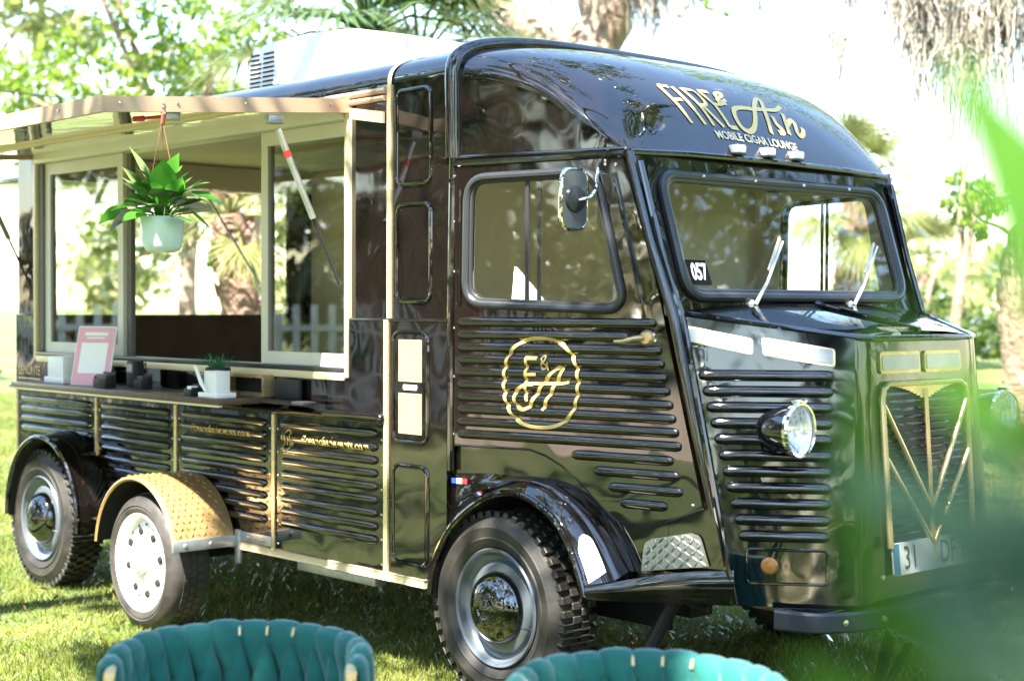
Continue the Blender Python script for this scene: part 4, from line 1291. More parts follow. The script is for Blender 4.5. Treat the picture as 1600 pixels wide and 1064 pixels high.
bar((AX1, -.995, HZ(-.995)), (AX1, -2.09, HZ(-2.09)), -.022, .036, .02, 'hatch_edge', 'tan_trim')
bar((AX0, -.995, HZ(-.995)), (AX0, -2.09, HZ(-2.09)), -.022, .036, .02, 'hatch_edge', 'tan_trim')
bar((AX0, -2.1, HZ(-2.1)), (AX1 + .01, -2.1, HZ(-2.1)), -.022, .038, .02, 'hatch_edge', 'tan_trim')
bar((AX0 + .012, -1.5, HZ(-1.5)), (AX1 - .012, -1.5, HZ(-1.5)), -.022, -.008, .03, 'hatch_stiffener', 'gold_pale')
for y in (-1.1, -1.5, -1.8, -1.86, -2.04):
    screw((AX1 + .011, y, HZ(y) + .012), (1, 0, 0), hatch, .006).location -= hatch.location
for x in (-1.2, -1.9, -2.6):
    screw((x, -2.111, HZ(-2.1) + .012), (0, -1, 0), hatch, .006).location -= hatch.location
b = MB(); b.tube([(X_REAR, -.998, 2.315), (AX1 + .24, -.998, 2.315)], .012, 8); b.build('hinge', 'tan_trim', hatch, HO)
bar((AX1 + .012, -1.0, 2.27), (-.635, -1.0, 2.235), -.02, .025, .012, 'hatch_stay', 'tan_trim')
for x, y0, z0, y1, z1, col_ in ((-.885, -1.345, 2.205, -1.035, 1.575, 'silver'), (-3.70, -1.345, 2.205, -1.035, 1.575, 'alu_dark')):
    A, B_ = Vector((x, y0, z0)), Vector((x, y1, z1))
    b = MB(); b.tube([A.lerp(B_, .03), A.lerp(B_, .58)], .0135, 10); st = b.build('gas_strut', col_, hatch, HO)
    b = MB(); b.tube([A.lerp(B_, .58), A.lerp(B_, 1.0)], .0065, 8); b.build('strut_rod', 'black', st, HO)
    b = MB(); b.box((x - .03, y0 - .04, z0 + .0), (x + .012, y0 + .03, z0 + .035), .004); b.build('strut_bracket', 'galvanised', st, HO)
    b = MB(); b.tube([A.lerp(B_, .16), A.lerp(B_, .20)], .0142, 10); b.build('strut_label', 'red', st, HO)

# ---- folding counter shelf outside the window
b = MB(); b.box((-3.42, -1.285, 1.062), (-1.40, -1.012, 1.088), .004); cs = tp(b, 'counter_shelf', 'wood_dark')
b = MB(); b.box((-3.42, -1.288, 1.052), (-1.40, -1.270, 1.0615), .001); tp(b, 'shelf_edge', 'gold_pale', cs)
for x in (-3.2, -2.4, -1.6):
    b = MB(); b.tube([(x, -1.25, 1.058), (x, -1.06, 1.05), (x, -1.03, 1.03)], .006, 6); tp(b, 'shelf_bracket', 'black', cs)
b = MB(); b.box((-1.37, -1.10, 1.070), (-1.05, -1.03, 1.085), .003); b.box((-1.36, -1.035, 1.085), (-1.18, -1.012, 1.17), .003); tp(b, 'folded_flap', 'black', cs)
# gold-edged cubby under the hatch frame
b = MB(); b.fill([(-1.72, 1.09), (-1.40, 1.09), (-1.40, 1.185), (-1.72, 1.185)], [[(-1.70, 1.105), (-1.42, 1.105), (-1.42, 1.17), (-1.70, 1.17)]], lambda u, v, wv: Vector((u, -1.06 - wv, v)), .055); cb = tp(b, 'cubby_frame', 'gold')
b = MB(); b.box((-1.70, -1.012, 1.105), (-1.42, -1.008, 1.17)); tp(b, 'cubby_back', 'under', cb)
text_on('name_badge', 'LEMONTE', .075, lambda u, v: Vector((-3.80 + u, -1.004, 1.125 + v)), 'gold', truck, T0, xs=.8)
b = MB(); b.box((-3.94, -1.006, 1.078), (-3.66, -1.001, 1.086)); tp(b, 'name_badge_bar', 'gold')
# web address on two ribbed panels
SR = lambda u, v: FS(u, v, .0025 + (.018 * math.sqrt(max(0, 1 - min(abs((v - (.972 - k * .0535)) / .0195) for k in range(9)) ** 2)) if min(abs((v - (.972 - k * .0535)) / .0195) for k in range(9)) < 1 else 0))
text_on('web_address', 'Fireandashevents.com', .054, lambda u, v: SR(-.945 + u, .9165 + v), 'gold_decal', truck, T0, xs=1.0, bold=.0006)
text_on('web_address', 'Fireandashevents.com', .05, lambda u, v: SR(-1.83 + u, .9165 + v), 'gold_decal', truck, T0, xs=1.15)
b = MB(); rg = [(-1.295 + .032 * math.cos(a), .905 + .045 * math.sin(a)) for a in [2 * math.pi * k / 24 for k in range(24)]]; b.strip(rg, .005, SR, True, .004); b.strip([(-1.305, .93), (-1.305, .885)], .006, SR, step=.004); b.strip([(-1.285, .885), (-1.278, .92), (-1.27, .885)], .005, SR, step=.004); tp(b, 'small_emblem', 'gold_decal', recalc=False)

# ================================================================== things on the counter
def on_counter(name, x, y, label, cat, group=None):
    o = empty(name, (x, y, 1.088)); tag(o, label, cat, group); return o
# pink sign card leaning on a stand
sg = on_counter('sign_card', -2.80, -1.16, 'pink sign card with blank white square standing on the counter', 'sign')
tilt = Matrix.Rotation(R(24), 4, 'Z') @ Matrix.Rotation(R(-14), 4, 'X')
b = MB(); b.box((-.118, -.004, 0), (.118, .004, .30), .003, tilt); b.build('card', 'paper', sg)
b = MB(); b.box((-.112, -.0055, .006), (.112, -.0043, .294), 0, tilt); b.build('pink_print', 'pink', sg)
b = MB(); b.box((-.082, -.0068, .06), (.082, -.0057, .215), 0, tilt); b.build('white_square', 'paper', sg)
b = MB(); b.box((-.07, -.0068, .252), (.07, -.0057, .268), 0, tilt); b.box((-.055, -.0068, .236), (.055, -.0057, .243), 0, tilt); b.build('print_line', 'paper', sg)
b = MB(); b.box((-.03, .01, 0), (.03, .09, .006), 0, tilt); b.build('easel_foot', 'black', sg)
def holder(x, y, w_, d_, h_, label, mat_, insert=None):
    o = on_counter('card_holder', x, y, label, 'card holder', 'card holders on the counter')
    b = MB()
    b.box((-w_ / 2, -d_ / 2, 0), (w_ / 2, d_ / 2, .008), .002)
    b.box((-w_ / 2, d_ / 2 - .006, .008), (w_ / 2, d_ / 2, h_), .002)
    b.box((-w_ / 2, -d_ / 2, .008), (w_ / 2, -d_ / 2 + .006, h_ * .6), .002)
    b.box((-w_ / 2, -d_ / 2 + .006, .008), (-w_ / 2 + .006, d_ / 2 - .006, h_ * .75), .002)
    b.box((w_ / 2 - .006, -d_ / 2 + .006, .008), (w_ / 2, d_ / 2 - .006, h_ * .75), .002)
    b.build('tray', mat_, o)
    b = MB(); b.box((-w_ / 2 + .01, -d_ / 2 + .012, .009), (w_ / 2 - .01, d_ / 2 - .012, h_ * .86), .001); b.build('cards', insert or 'ink', o)
    return o
holder(-2.57, -1.20, .12, .06, .075, 'wide black card holder right in front of the pink sign', 'black', 'brown_board')
holder(-2.34, -1.12, .075, .06, .072, 'small black card holder alone mid-counter', 'black')
holder(-1.70, -1.235, .06, .055, .05, 'low black box with white card near the counter end', 'black', 'paper')
nb = on_counter('napkin_box', -3.13, -1.13, 'white napkin box at the rear end of the counter', 'box')
b = MB(); b.box((-.105, -.06, 0), (.105, .06, .03), .004); b.build('base', 'paper', nb)
b = MB(); b.box((-.085, -.05, .03), (.085, .05, .135), .004); b.build('napkin_stack', 'paper', nb)
pc = on_counter('pen_cup', -2.965, -1.10, 'black pen cup between the napkin box and the pink sign', 'pen cup')
b = MB(); b.lathe([(0.0001, .002), (.032, .002), (.034, .01), (.034, .09), (.031, .09), (.029, .01), (0.0001, .01)], (0, 0, 0), (0, 0, 1), 16); b.build('cup', 'black', pc)
b = MB(); b.tube([(.0, 0, .02), (-.04, -.02, .17)], .005, 6); b.build('pen', 'ink', pc)
b = MB(); b.lathe([(.0347, .055), (.0347, .066)], (0, 0, 0), (0, 0, 1), 16); b.build('cup_band', 'silver', pc)
cr = on_counter('card_reader', -2.47, -1.09, 'black card reader with curled cable behind the pink sign', 'card reader')
b = MB(); b.box((-.035, -.03, 0), (.035, .03, .13), .008); b.build('housing', 'black', cr)
b = MB(); b.box((-.026, -.032, .07), (.026, -.0305, .115)); b.build('screen', 'lamp_grey', cr)
b = MB(); b.tube(catmull([(.03, .02, .05), (.06, .02, .12), (.09, .01, .10), (.12, .02, .01)], 5), .003, 6); b.build('cable', 'black', cr)
# succulent in a dark pot with white box and white pen in front
sp = on_counter('succulent_pot', -1.66, -1.13, 'small spiky succulent in a dark pot on the counter', 'potted plant')
b = MB(); b.lathe([(0.0001, 0.0), (.045, 0), (.052, .02), (.056, .12), (.052, .125), (.048, .115), (0.0001, .11)], (0, 0, 0), (0, 0, 1), 24); b.build('pot', 'black', sp)
b = MB(); b.lathe([(.0568, .09), (.0575, .1), (.0568, .11)], (0, 0, 0), (0, 0, 1), 24); b.build('pot_band', 'silver', sp)
bl = MB(); bl.grid(lambda a, c: Vector(((c - .5) * .016 * (1 - a) ** .7 + 0, .012 * a * a + .004 * abs(c - .5), .085 * a)), 6, 3); blm = bl.mesh('leaf', 'succulent')
for k in range(26):
    o = link('leaf', blm, sp); a = k * 2.4; tl_ = .15 + .8 * (k / 26)
    o.location = (math.cos(a) * .02, math.sin(a) * .02, .11); o.rotation_euler = (-tl_ * .9, 0, a - R(90)); s_ = .75 + random.random() * .45; o.scale = (s_, s_, s_)
wb = on_counter('white_box', -1.53, -1.215, 'white card box with a white pen leaning on it', 'box')
b = MB(); b.box((-.075, -.05, 0), (.075, .05, .022), .003); b.build('base', 'paper', wb)
b = MB(); b.box((-.05, -.035, .022), (.05, .035, .115), .003); b.build('box', 'white_cloth', wb)
pn_ = tag(None or (lambda: (lambda bb: (bb.tube([(-1.63, -1.262, 1.222), (-1.565, -1.272, 1.15), (-1.535, -1.268, 1.115)], [.008, .009, .005], 8), bb.build('white_pen', 'paper'))[1])(MB()))(), 'white pen leaning against the white card box', 'pen')

# ---- hanging plant in a mint pot
HPX, HPY = -.87, -1.858
hp = empty('hanging_plant', (HPX, HPY, 1.682)); tag(hp, 'leafy green pothos in a mint pot hanging from the hatch edge', 'hanging plant')
b = MB(); b.lathe([(0.0001, 0), (.045, .001), (.062, .010), (.072, .03), (.079, .08), (.081, .13), (.078, .134), (.074, .125), (0.0001, .118)], (0, 0, 0), (0, 0, 1), 40); b.build('pot', 'mint', hp, angle=60)
b = MB(); b.lathe([(.0735, .1275), (0.0001, .1285)], (0, 0, 0), (0, 0, 1), 20); b.build('soil', 'soil', hp)
for k in range(3):
    a = 2 * math.pi * k / 3 + .5
    b = MB(); b.tube([(math.cos(a) * .078, math.sin(a) * .078, .125), (0, 0, .50)], .0016, 5); b.build('hanging_cord', 'rope', hp)
b = MB(); b.tube([(0, 0, .48), (.01, .0, .515), (-.008, .004, .53), (.008, -.004, .545)], .009, 7); b.build('knot', 'rope', hp)
def heart(sz, fold, bend):
    b = MB()
    out = [(0, 0), (.20, -.12), (.42, -.02), (.5, .22), (.44, .50), (.28, .78), (0, 1.08)]
    L = len(out)
    rowm = []
    def P(x, y):
        z = fold * abs(x) - bend * y * y - .10 * abs(x) ** 2
        return Vector((x * sz, y * sz, z * sz))
    ys_ = [-.04, .06, .22, .42, .62, .82, 1.08]
    ws_ = [.24, .42, .50, .46, .36, .20, .0]
    for y, wv in zip(ys_, ws_):
        rowm.append([b.bm.verts.new(P(wv * k, y - (.07 if (y < 0 and abs(k) > .3) else 0))) for k in (-1, -.5, 0, .5, 1)])
    for A, B_ in zip(rowm, rowm[1:]):
        for j in range(4):
            b.bm.faces.new([A[j], A[j + 1], B_[j + 1], B_[j]])
    bmesh.ops.remove_doubles(b.bm, verts=b.bm.verts[:], dist=1e-5)
    return b.mesh('leaf', 'pothos', angle=80)
hearts = [heart(.115, .12, .05), heart(.10, .18, .16), heart(.108, .10, .24)]
# (azimuth in degrees seen from above, reach, height above pot base, tilt, scale)
LV = []
for k in range(42):
    az = k * 137.5 + random.uniform(-15, 15)
    lev = k / 42
    LV.append((az, .025 + .07 * (1 - lev) ** .6 + random.uniform(-.015, .02), .145 + .10 * lev + random.uniform(-.02, .02), 8 - 75 * lev + random.uniform(-18, 18), .75 + random.random() * .5))
LV += [(215, .11, .165, 35, 1.25), (35, .12, .22, 10, 1.3), (50, .14, .20, 30, 1.1), (250, .05, .27, -62, 1.35), (20, .03, .28, -70, 1.1), (225, .155, .16, 20, 1.0), (60, .11, .15, 40, 1.0), (200, .08, .20, 5, 1.2)]
pet = MB()
for i, (az, rc0, z, tlt, s_) in enumerate(LV):
    a = R(az)
    d = Vector((math.cos(a), math.sin(a), 0))
    base = d * rc0 + Vector((0, 0, z))
    o = link('leaf', hearts[i % 3], hp)
    rot = Matrix.Rotation(a - R(90), 4, 'Z') @ Matrix.Rotation(R(-tlt), 4, 'X') @ Matrix.Rotation(R(random.uniform(-25, 25)), 4, 'Y')
    o.matrix_basis = Matrix.Translation(base) @ rot @ Matrix.Scale(s_ * .86, 4)
    pet.tube([d * .015 + Vector((0, 0, .125)), d * rc0 * .5 + Vector((0, 0, .125 + (z - .125) * .75)), base], .0024, 5)
pet.build('stems', 'pothos', hp)
# red clamp that holds the cord
clp = empty('toggle_clamp', (-.90, -1.80, HZ(-1.8) - .03)); tag(clp, 'small steel toggle clamp with red grip under the hatch edge', 'clamp')
b = MB(); b.box((-.012, -.03, -.02), (.012, .03, .02), .004); b.build('clamp_body', 'galvanised', clp)
b = MB(); b.tube([(-.02, -.02, -.005), (-.075, -.075, -.012)], .0065, 8); b.tube([(-.075, -.075, -.012), (-.105, -.105, -.015)], [.011, .010], 8); b.build('red_grip', 'red', clp)

# ================================================================== teal chairs
def strip_mesh(kind, h):
    """padded velvet strip wrapped over the top rail (kind 0) or leaf-shaped woven strip (kind 1); local x = width, y = outwards, z up"""
    b = MB()
    if kind == 0:
        path = [(-.018, h - .29, .004), (-.020, h - .20, .006), (-.021, h - .14, .012), (-.020, h - .09, .028), (-.022, h - .045, .044), (-.018, h - .014, .0485), (-.007, h - .002, .049), (.007, h - .002, .049), (.018, h - .014, .0485), (.022, h - .045, .040), (.022, h - .12, .036), (.02, h - .29, .034)]
        rows = []
        for i, (y, z, hw) in enumerate(path):
            y0, z0, _ = path[max(i - 1, 0)]; y1, z1, _ = path[min(i + 1, len(path) - 1)]
            t = Vector((0, y1 - y0, z1 - z0)).normalized(); n = Vector((0, -t.z, t.y))
            rows.append([b.bm.verts.new(Vector((hw * s_, y, z)) + n * (.015 * math.sqrt(max(0, 1 - abs(s_) ** 2.6)) - .006)) for s_ in (-1, -.85, -.5, 0, .5, .85, 1)])
    else:
        zs_ = [h - .042, h - .055, h - .075, h - .10, h - .13, h - .18, h - .24, h - .29]
        hw_ = [.001, .009, .018, .027, .035, .042, .044, .044]
        rows = []
        for z, hw in zip(zs_, hw_):
            rows.append([b.bm.verts.new(Vector((hw * s_, -.018 - .019 * math.sqrt(max(0, 1 - abs(s_) ** 2.2)), z))) for s_ in (-1, -.85, -.5, 0, .5, .85, 1)])
    for A, B_ in zip(rows, rows[1:]):
        for j in range(6):
            b.bm.faces.new([A[j], A[j + 1], B_[j + 1], B_[j]])
    for v in b.bm.verts:
        v.co.x += (h - v.co.z) * (.16 if kind == 0 else -.05) * (1 if v.co.y < 0 else .3)
    return b.mesh('strip', 'velvet', angle=80)
SA, SB = strip_mesh(0, .69), strip_mesh(1, .69)
def back_pt(s_):
    """plan of the barrel back: s -1..1 from one arm front to the other"""
    th = s_ * R(112)
    x = .305 * math.sin(th); y = .285 * math.cos(th)
    if abs(s_) > .8:
        k = (abs(s_) - .8) / .2
        y -= .05 * k
        x *= 1 + .03 * k
    return Vector((x, y, 0))
def chair():
    c = empty('chair')
    ns = 15
    for i in range(ns):
        s_ = -1 + (2 * i + 1) / ns
        p = back_pt(s_); t = (back_pt(s_ + .02) - back_pt(s_ - .02)).normalized()
        ang = math.atan2(t.y, t.x)
        drop = -.012 * abs(s_) ** 3 + random.uniform(-.003, .003)
        o = link('strip', SA, c); o.location = p + Vector((0, 0, drop)); o.rotation_euler = (0, 0, ang + random.uniform(-.03, .03))
        o.scale = (random.uniform(.98, 1.05), random.uniform(.95, 1.1), 1)
        if i < ns - 1:
            s2 = s_ + 1 / ns
            p = back_pt(s2); t = (back_pt(s2 + .02) - back_pt(s2 - .02)).normalized()
            o = link('strip', SB, c); o.location = p + Vector((0, 0, drop)); o.rotation_euler = (0, 0, math.atan2(t.y, t.x))
    b = MB()
    b.grid(lambda a, t: back_pt(-1 + 2 * a) * (1.0 + .045 * (t > .5)) + Vector((0, 0, .40 + .272 * min(1, 2 * t if t <= .5 else 2 - 2 * t))), 41, 3)
    b.build('back_pad', 'velvet', c, angle=60)
    b = MB(); b.tube([back_pt(-1 + 2 * k / 40) + Vector((0, 0, .635)) for k in range(41)], .012, 8); b.build('top_rail', 'gold', c)
    for s_ in (-.0667, .0667, .2):
        p = back_pt(s_); t = (back_pt(s_ + .02) - back_pt(s_ - .02)).normalized(); n_ = Vector((-t.y, t.x, 0))
        b = MB(); b.tube([p - n_ * .027 + Vector((0, 0, .664)), p - n_ * .02 + Vector((0, 0, .680)), p + Vector((0, 0, .686)), p + n_ * .02 + Vector((0, 0, .68))], .005, 6); b.build('gold_clip', 'gold', c)
    b = MB(); b.tube([back_pt(-1 + 2 * k / 40) + Vector((0, 0, .40)) for k in range(41)], .013, 8); b.build('lower_rail', 'gold', c)
    for s_ in (-1, 1):
        p = back_pt(s_ * 1.01)
        b = MB(); b.tube([p + Vector((0, .02, .672)), p + Vector((0, -.004, .66)), p + Vector((0, -.008, .64)), p + Vector((0, -.008, .40)), p + Vector((-s_ * .02, -.01, .015))], [.012, .014, .014, .013, .012], 10, flat=.6); b.build('arm_post', 'gold', c)
    for s_ in (-.42, .42):
        p = back_pt(s_)
        b = MB(); b.tube([p + Vector((0, 0, .40)), p * 1.03 + Vector((0, 0, .012))], .013, 8); b.build('leg', 'gold', c)
    b = MB(); b.lathe([(0.0001, .455), (.18, .455), (.235, .445), (.262, .42), (.265, .38), (.25, .35), (0.0001, .345)], (0, -.01, 0), (0, 0, 1), 32); b.build('seat_cushion', 'velvet', c, angle=60)
    b = MB(); b.lathe([(.245, .344), (.255, .335), (.245, .326), (.235, .335), (.245, .344)], (0, 0, 0), (0, 0, 1), 32); b.build('seat_ring', 'gold', c)
    return c
c1 = chair()
CW1 = Vector((1.235, -2.865, 0)); CW2 = Vector((2.085, -2.40, 0))
c1.location = CW1; c1.rotation_euler = (0, 0, R(47.5 + 2))
tag(c1, 'teal velvet chair standing in shade before the middle wheel', 'chair', 'teal velvet chairs in front of the truck')
c1.scale = (.92, .92, 1.015)
c2 = copy_tree(c1)
c2.location = CW2; c2.rotation_euler = (0, 0, R(47.5 - 5))
c2['label'] = 'teal velvet chair in front of the front wheel, its right half in sunlight'

# ================================================================== foreground plant, very close to the lens
fp = empty('foreground_plant', (4.28, -4.16, 0)); FO = (4.28, -4.16, 0)
tag(fp, 'blurred green strap-leaved plant close to the lens at the right edge', 'plant')
def strap(pts, wd, m_, roll=0.0, name='leaf'):
    P = catmull(pts, 6)
    b = MB()
    rows = []
    N = len(P)
    for i, p in enumerate(P):
        t = (P[min(i + 1, N - 1)] - P[max(i - 1, 0)]).normalized()
        sd = t.cross(Vector((0.737, -0.675, 0.1))).normalized()
        sd = (Matrix.Rotation(roll, 3, t) @ sd)
        nn = sd.cross(t)
        a = i / (N - 1)
        hw = wd / 2 * min(1, (1 - a) * 3.0) ** .7 * min(1, .35 + a * 3)
        rows.append([b.bm.verts.new(p + sd * hw * k + nn * hw * .35 * abs(k)) for k in (-1, -.5, 0, .5, 1)])
    for A, B_ in zip(rows, rows[1:]):
        for j in range(4):
            b.bm.faces.new([A[j], A[j + 1], B_[j + 1], B_[j]])
    b.build(name, m_, fp, FO, angle=80)
root = (4.22, -4.22, .0)
# ------- each leaf: from the root below the frame up through points near the lens
strap([root, (4.16, -4.38, .9), (4.103, -4.428, 1.372), (4.07, -4.418, 1.41), (4.035, -4.411, 1.428), (4.006, -4.414, 1.433)], .024, 'strap_dark')
strap([root, (4.17, -4.32, .9), (4.095, -4.391, 1.41), (4.067, -4.391, 1.441), (4.041, -4.389, 1.459), (4.024, -4.392, 1.471)], .020, 'strap_leaf', .3)
strap([root, (4.12, -4.38, .9), (4.061, -4.43, 1.358), (4.03, -4.418, 1.385), (4.011, -4.409, 1.422), (4.013, -4.405, 1.463), (4.024, -4.392, 1.494)], .017, 'strap_leaf', .5)
strap([root, (4.19, -4.30, .9), (4.13, -4.37, 1.40), (4.101, -4.382, 1.458), (4.078, -4.392, 1.493), (4.053, -4.388, 1.533), (4.029, -4.384, 1.568)], .05, 'strap_leaf', .2)
strap([root, (4.14, -4.40, .9), (4.074, -4.431, 1.336), (4.048, -4.429, 1.357), (4.022, -4.428, 1.367), (3.999, -4.423, 1.374)], .022, 'strap_leaf', -.2)
strap([root, (4.17, -4.41, .9), (4.11, -4.45, 1.366), (4.086, -4.446, 1.387), (4.06, -4.429, 1.401), (4.038, -4.423, 1.412)], .020, 'strap_dark', .1)
strap([root, (4.18, -4.39, .9), (4.118, -4.441, 1.394), (4.096, -4.434, 1.419), (4.069, -4.418, 1.436), (4.056, -4.417, 1.455)], .018, 'strap_dark', .2)
b = MB(); b.lathe([(0.0001, 0), (.13, 0), (.15, .05), (.17, .32), (.155, .32), (.14, .28), (0.0001, .27)], (4.22, -4.22, 0), (0, 0, 1), 24); b.build('pot', 'black', fp, FO)

# ================================================================== trees and planting
def leaves(pos, size, el=2.0, down=0.0):
    n = len(pos)
    a = rng.normal(size=(n, 3)); a[:, 2] = a[:, 2] * .8 - down
    a /= np.linalg.norm(a, axis=1)[:, None]
    c = rng.normal(size=(n, 3)); b_ = np.cross(a, c); b_ /= np.linalg.norm(b_, axis=1)[:, None]
    s_ = (size * rng.uniform(.6, 1.35, n))[:, None]
    V = np.stack([pos - a * s_ * .5, pos + b_ * s_ / el * .5 + a * s_ * .05, pos + a * s_ * .5, pos - b_ * s_ / el * .5 + a * s_ * .05], 1).reshape(-1, 3)
    return V, np.arange(n * 4).reshape(-1, 4)
def clump_points(clumps, n):
    """clumps: (x,y,z,rx,rz); leaves fill broken shells made of small sub-clumps"""
    C_ = np.array(clumps, float)
    vol = C_[:, 3] ** 2 * C_[:, 4]
    k = rng.choice(len(C_), size=max(8, n // 45), p=vol / vol.sum())
    d = rng.normal(size=(len(k), 3)); d /= np.linalg.norm(d, axis=1)[:, None]
    rad = rng.uniform(.25, 1, len(k)) ** .5
    sub = C_[k, :3] + d * rad[:, None] * C_[k][:, [3, 3, 4]]
    j = rng.integers(0, len(sub), n)
    sig = (C_[k, 3] * .16)[j][:, None]
    return sub[j] + rng.normal(size=(n, 3)) * sig * np.array([1, 1, .75])
def limb(mb, pts, r0, r1, n=10, seed=0):
    P = catmull(pts, 6)
    N = len(P)
    rr = random.Random(seed)
    P = [p + Vector((rr.uniform(-1, 1), rr.uniform(-1, 1), rr.uniform(-1, 1))) * r0 * .10 for p in P]
    mb.tube(P, [(r0 + (r1 - r0) * (i / (N - 1)) ** .8) * rr.uniform(.93, 1.08) for i in range(N)], n)
def moss_mesh(name, anchors, parent, org, per=60, ln=(.4, 1.4), spread=.12, width=.012):
    """hanging grey moss: ragged strands below anchor points"""
    V, F_ = [], []
    for (x, y, z, sc) in anchors:
        for k in range(per):
            px, py = rng.normal(size=2) * spread * sc
            L = rng.uniform(*ln) * sc * math.exp(-(px * px + py * py) / (2 * (spread * sc) ** 2) * .8)
            nseg = 6
            cx, cy, cz = x + px, y + py, z + rng.uniform(-.05, .08)
            wv = width * rng.uniform(.5, 1.5)
            a = rng.uniform(0, math.pi)
            i0 = len(V)
            for q in range(nseg + 1):
                f_ = q / nseg
                ww = wv * (1 - f_) ** .6 + .0015
                V.append((cx - math.cos(a) * ww, cy - math.sin(a) * ww, cz - L * f_)); V.append((cx + math.cos(a) * ww, cy + math.sin(a) * ww, cz - L * f_))
                cx += rng.normal() * .03 * sc; cy += rng.normal() * .03 * sc; a += rng.normal() * .5
                if q:
                    j = i0 + q * 2
                    F_.append((j - 2, j - 1, j + 1, j))
    V = np.array(V) - np.array(org)
    o = link(name, np_mesh(name, V, np.array(F_), 'moss'), parent); o['kind'] = 'stuff'
    return o
HOLES = []
def tree(name, label, base, limbs, clumps, nleaf, lsize, lmat, bmat, moss=None, group=None, mossk={}, cat='tree', hole=None):
    o = empty(name, base); tag(o, label, cat, group)
    mb = MB()
    for i, (pts, r0, r1) in enumerate(limbs):
        limb(mb, pts, r0, r1, 12, i + len(name))
    mb.build('trunk', bmat, o, base, angle=70)
    P = clump_points(clumps, nleaf)
    if hole:
        keep = np.ones(len(P), bool)
        s_ = np.array(SUN)
        for (hx, hy, hz, hr) in hole:
            v = P - np.array((hx, hy, hz))
            t = v @ s_
            keep &= np.linalg.norm(v - t[:, None] * s_, axis=1) > hr
        P = P[keep]
    V, F_ = leaves(P, np.full(len(P), lsize))
    cr_ = link('crown', np_mesh('crown', V - np.array(base), F_, lmat), o); cr_['kind'] = 'stuff'
    if moss:
        moss_mesh('moss', moss, o, base, **mossk)
    return o
def fan_palm(name, label, base, h, r, nfr, frl, lmat, lean=(0, 0), group=None, droop=.5, tr=None, seed=1):
    o = empty(name, base); tag(o, label, 'palm tree', group)
    rr = random.Random(seed)
    bx, by, bz = base
    P = catmull([(bx, by, bz), (bx + lean[0] * .35, by + lean[1] * .35, bz + h * .45), (bx + lean[0], by + lean[1], bz + h)], 12)
    mb = MB()
    rings = len(P)
    mb.tube(P, [r * (1.25 - .35 * i / rings) * (1 + .10 * (i % 2)) for i in range(rings)], 14)
    mb.build('trunk', 'palm_bark', o, base, angle=50)
    top = P[-1]
    boots = MB()
    for k in range(int(h * 16)):
        f_ = .35 + .65 * rr.random(); i = int(f_ * (rings - 1)); a = rr.uniform(0, 6.283)
        c = P[i] + Vector((math.cos(a), math.sin(a), 0)) * r * .95
        boots.tube([c, c + Vector((math.cos(a) * .07, math.sin(a) * .07, .14))], [.05, .012], 5)
    boots.build('leaf_bases', 'palm_bark', o, base)['kind'] = 'stuff'
    V, F_ = [], []
    st = MB()
    for k in range(nfr):
        a = k * 2.399 + rr.uniform(-.3, .3)
        el = R(78) - (k / nfr) * R(78 + 45 * droop * 2) + rr.uniform(-.12, .12)
        d = Vector((math.cos(a) * math.cos(el), math.sin(a) * math.cos(el), math.sin(el)))
        pl_ = frl * rr.uniform(.75, 1.0)
        mid = top + d * pl_ * .5 + Vector((0, 0, .06))
        tip = top + d * pl_ + Vector((0, 0, -.10 * pl_))
        st.tube([top, mid, tip], [.022, .016, .010], 5)
        ax = (tip - mid).normalized()
        side_ = ax.cross(Vector((0, 0, 1)))
        if side_.length < .1: side_ = Vector((1, 0, 0))
        side_.normalize(); nn = side_.cross(ax)
        nl = 34
        for q in range(nl):
            an = R(-118 + 236 * q / (nl - 1))
            dirv = (ax * math.cos(an) + side_ * math.sin(an) + nn * (.10 + .12 * (q % 2))).normalized()
            L = frl * .78 * rr.uniform(.88, 1.08) * (1 - .25 * abs(an) / R(118))
            wd_ = .022 * frl
            sv = dirv.cross(nn).normalized() * wd_
            i0 = len(V)
            p1 = tip + dirv * L * .55; p2 = tip + dirv * L + Vector((0, 0, -.18 * L - .12 * L * rr.random()))
            V += [tip - sv * .3, tip + sv * .3, p1 + sv, p1 - sv, p2]
            F_ += [(i0, i0 + 1, i0 + 2, i0 + 3), (i0 + 3, i0 + 2, i0 + 4, i0 + 4)]
    b = bmesh.new()
    bv = [b.verts.new(Vector(v) - Vector(base)) for v in V]
    for f_ in F_:
        b.faces.new([bv[i] for i in dict.fromkeys(f_)])
    me = bpy.data.meshes.new('fronds'); b.to_mesh(me); b.free(); me.materials.append(MAT[lmat])
    fo = link('crown', me, o); fo['kind'] = 'stuff'
    st.build('frond_stalks', lmat, o, base)
    return o

# shade oak behind and above the camera: its crown shades truck and chairs and shows in the paint
sun_spots = [(-2.06, -1.30, .30, .42), (2.27, -2.17, .69, .30), (-3.4, -2.2, 0, .7), (-4.8, -1.4, 0, .7), (.52, -.95, .56, .16), (-1.7, -.3, 2.7, .5), (-2.6, -2.05, 2.2, .5), (-2.2, -2.8, 0, .35), (1.0, -.6, 1.35, .15), (2.6, 1.2, 0, .5), (4.05, -4.386, 1.545, .08), (-3.6, -1.5, 0, .9), (-5.2, -.9, 0, 1.0), (-2.6, -2.2, 0, .8), (-1.5, -2.5, 0, .55), (-.9, -2.9, 0, .3), (-6.5, -.5, 0, 1.2)]  # crown is cut open along sun rays to leave these points lit
oc = []
r_ = random.Random(5)
for k in range(56):
    oc.append((r_.uniform(-4.2, 6.8), r_.uniform(-9.4, -3.4), r_.uniform(5.6, 8.2), r_.uniform(.7, 1.3), r_.uniform(.4, .7)))
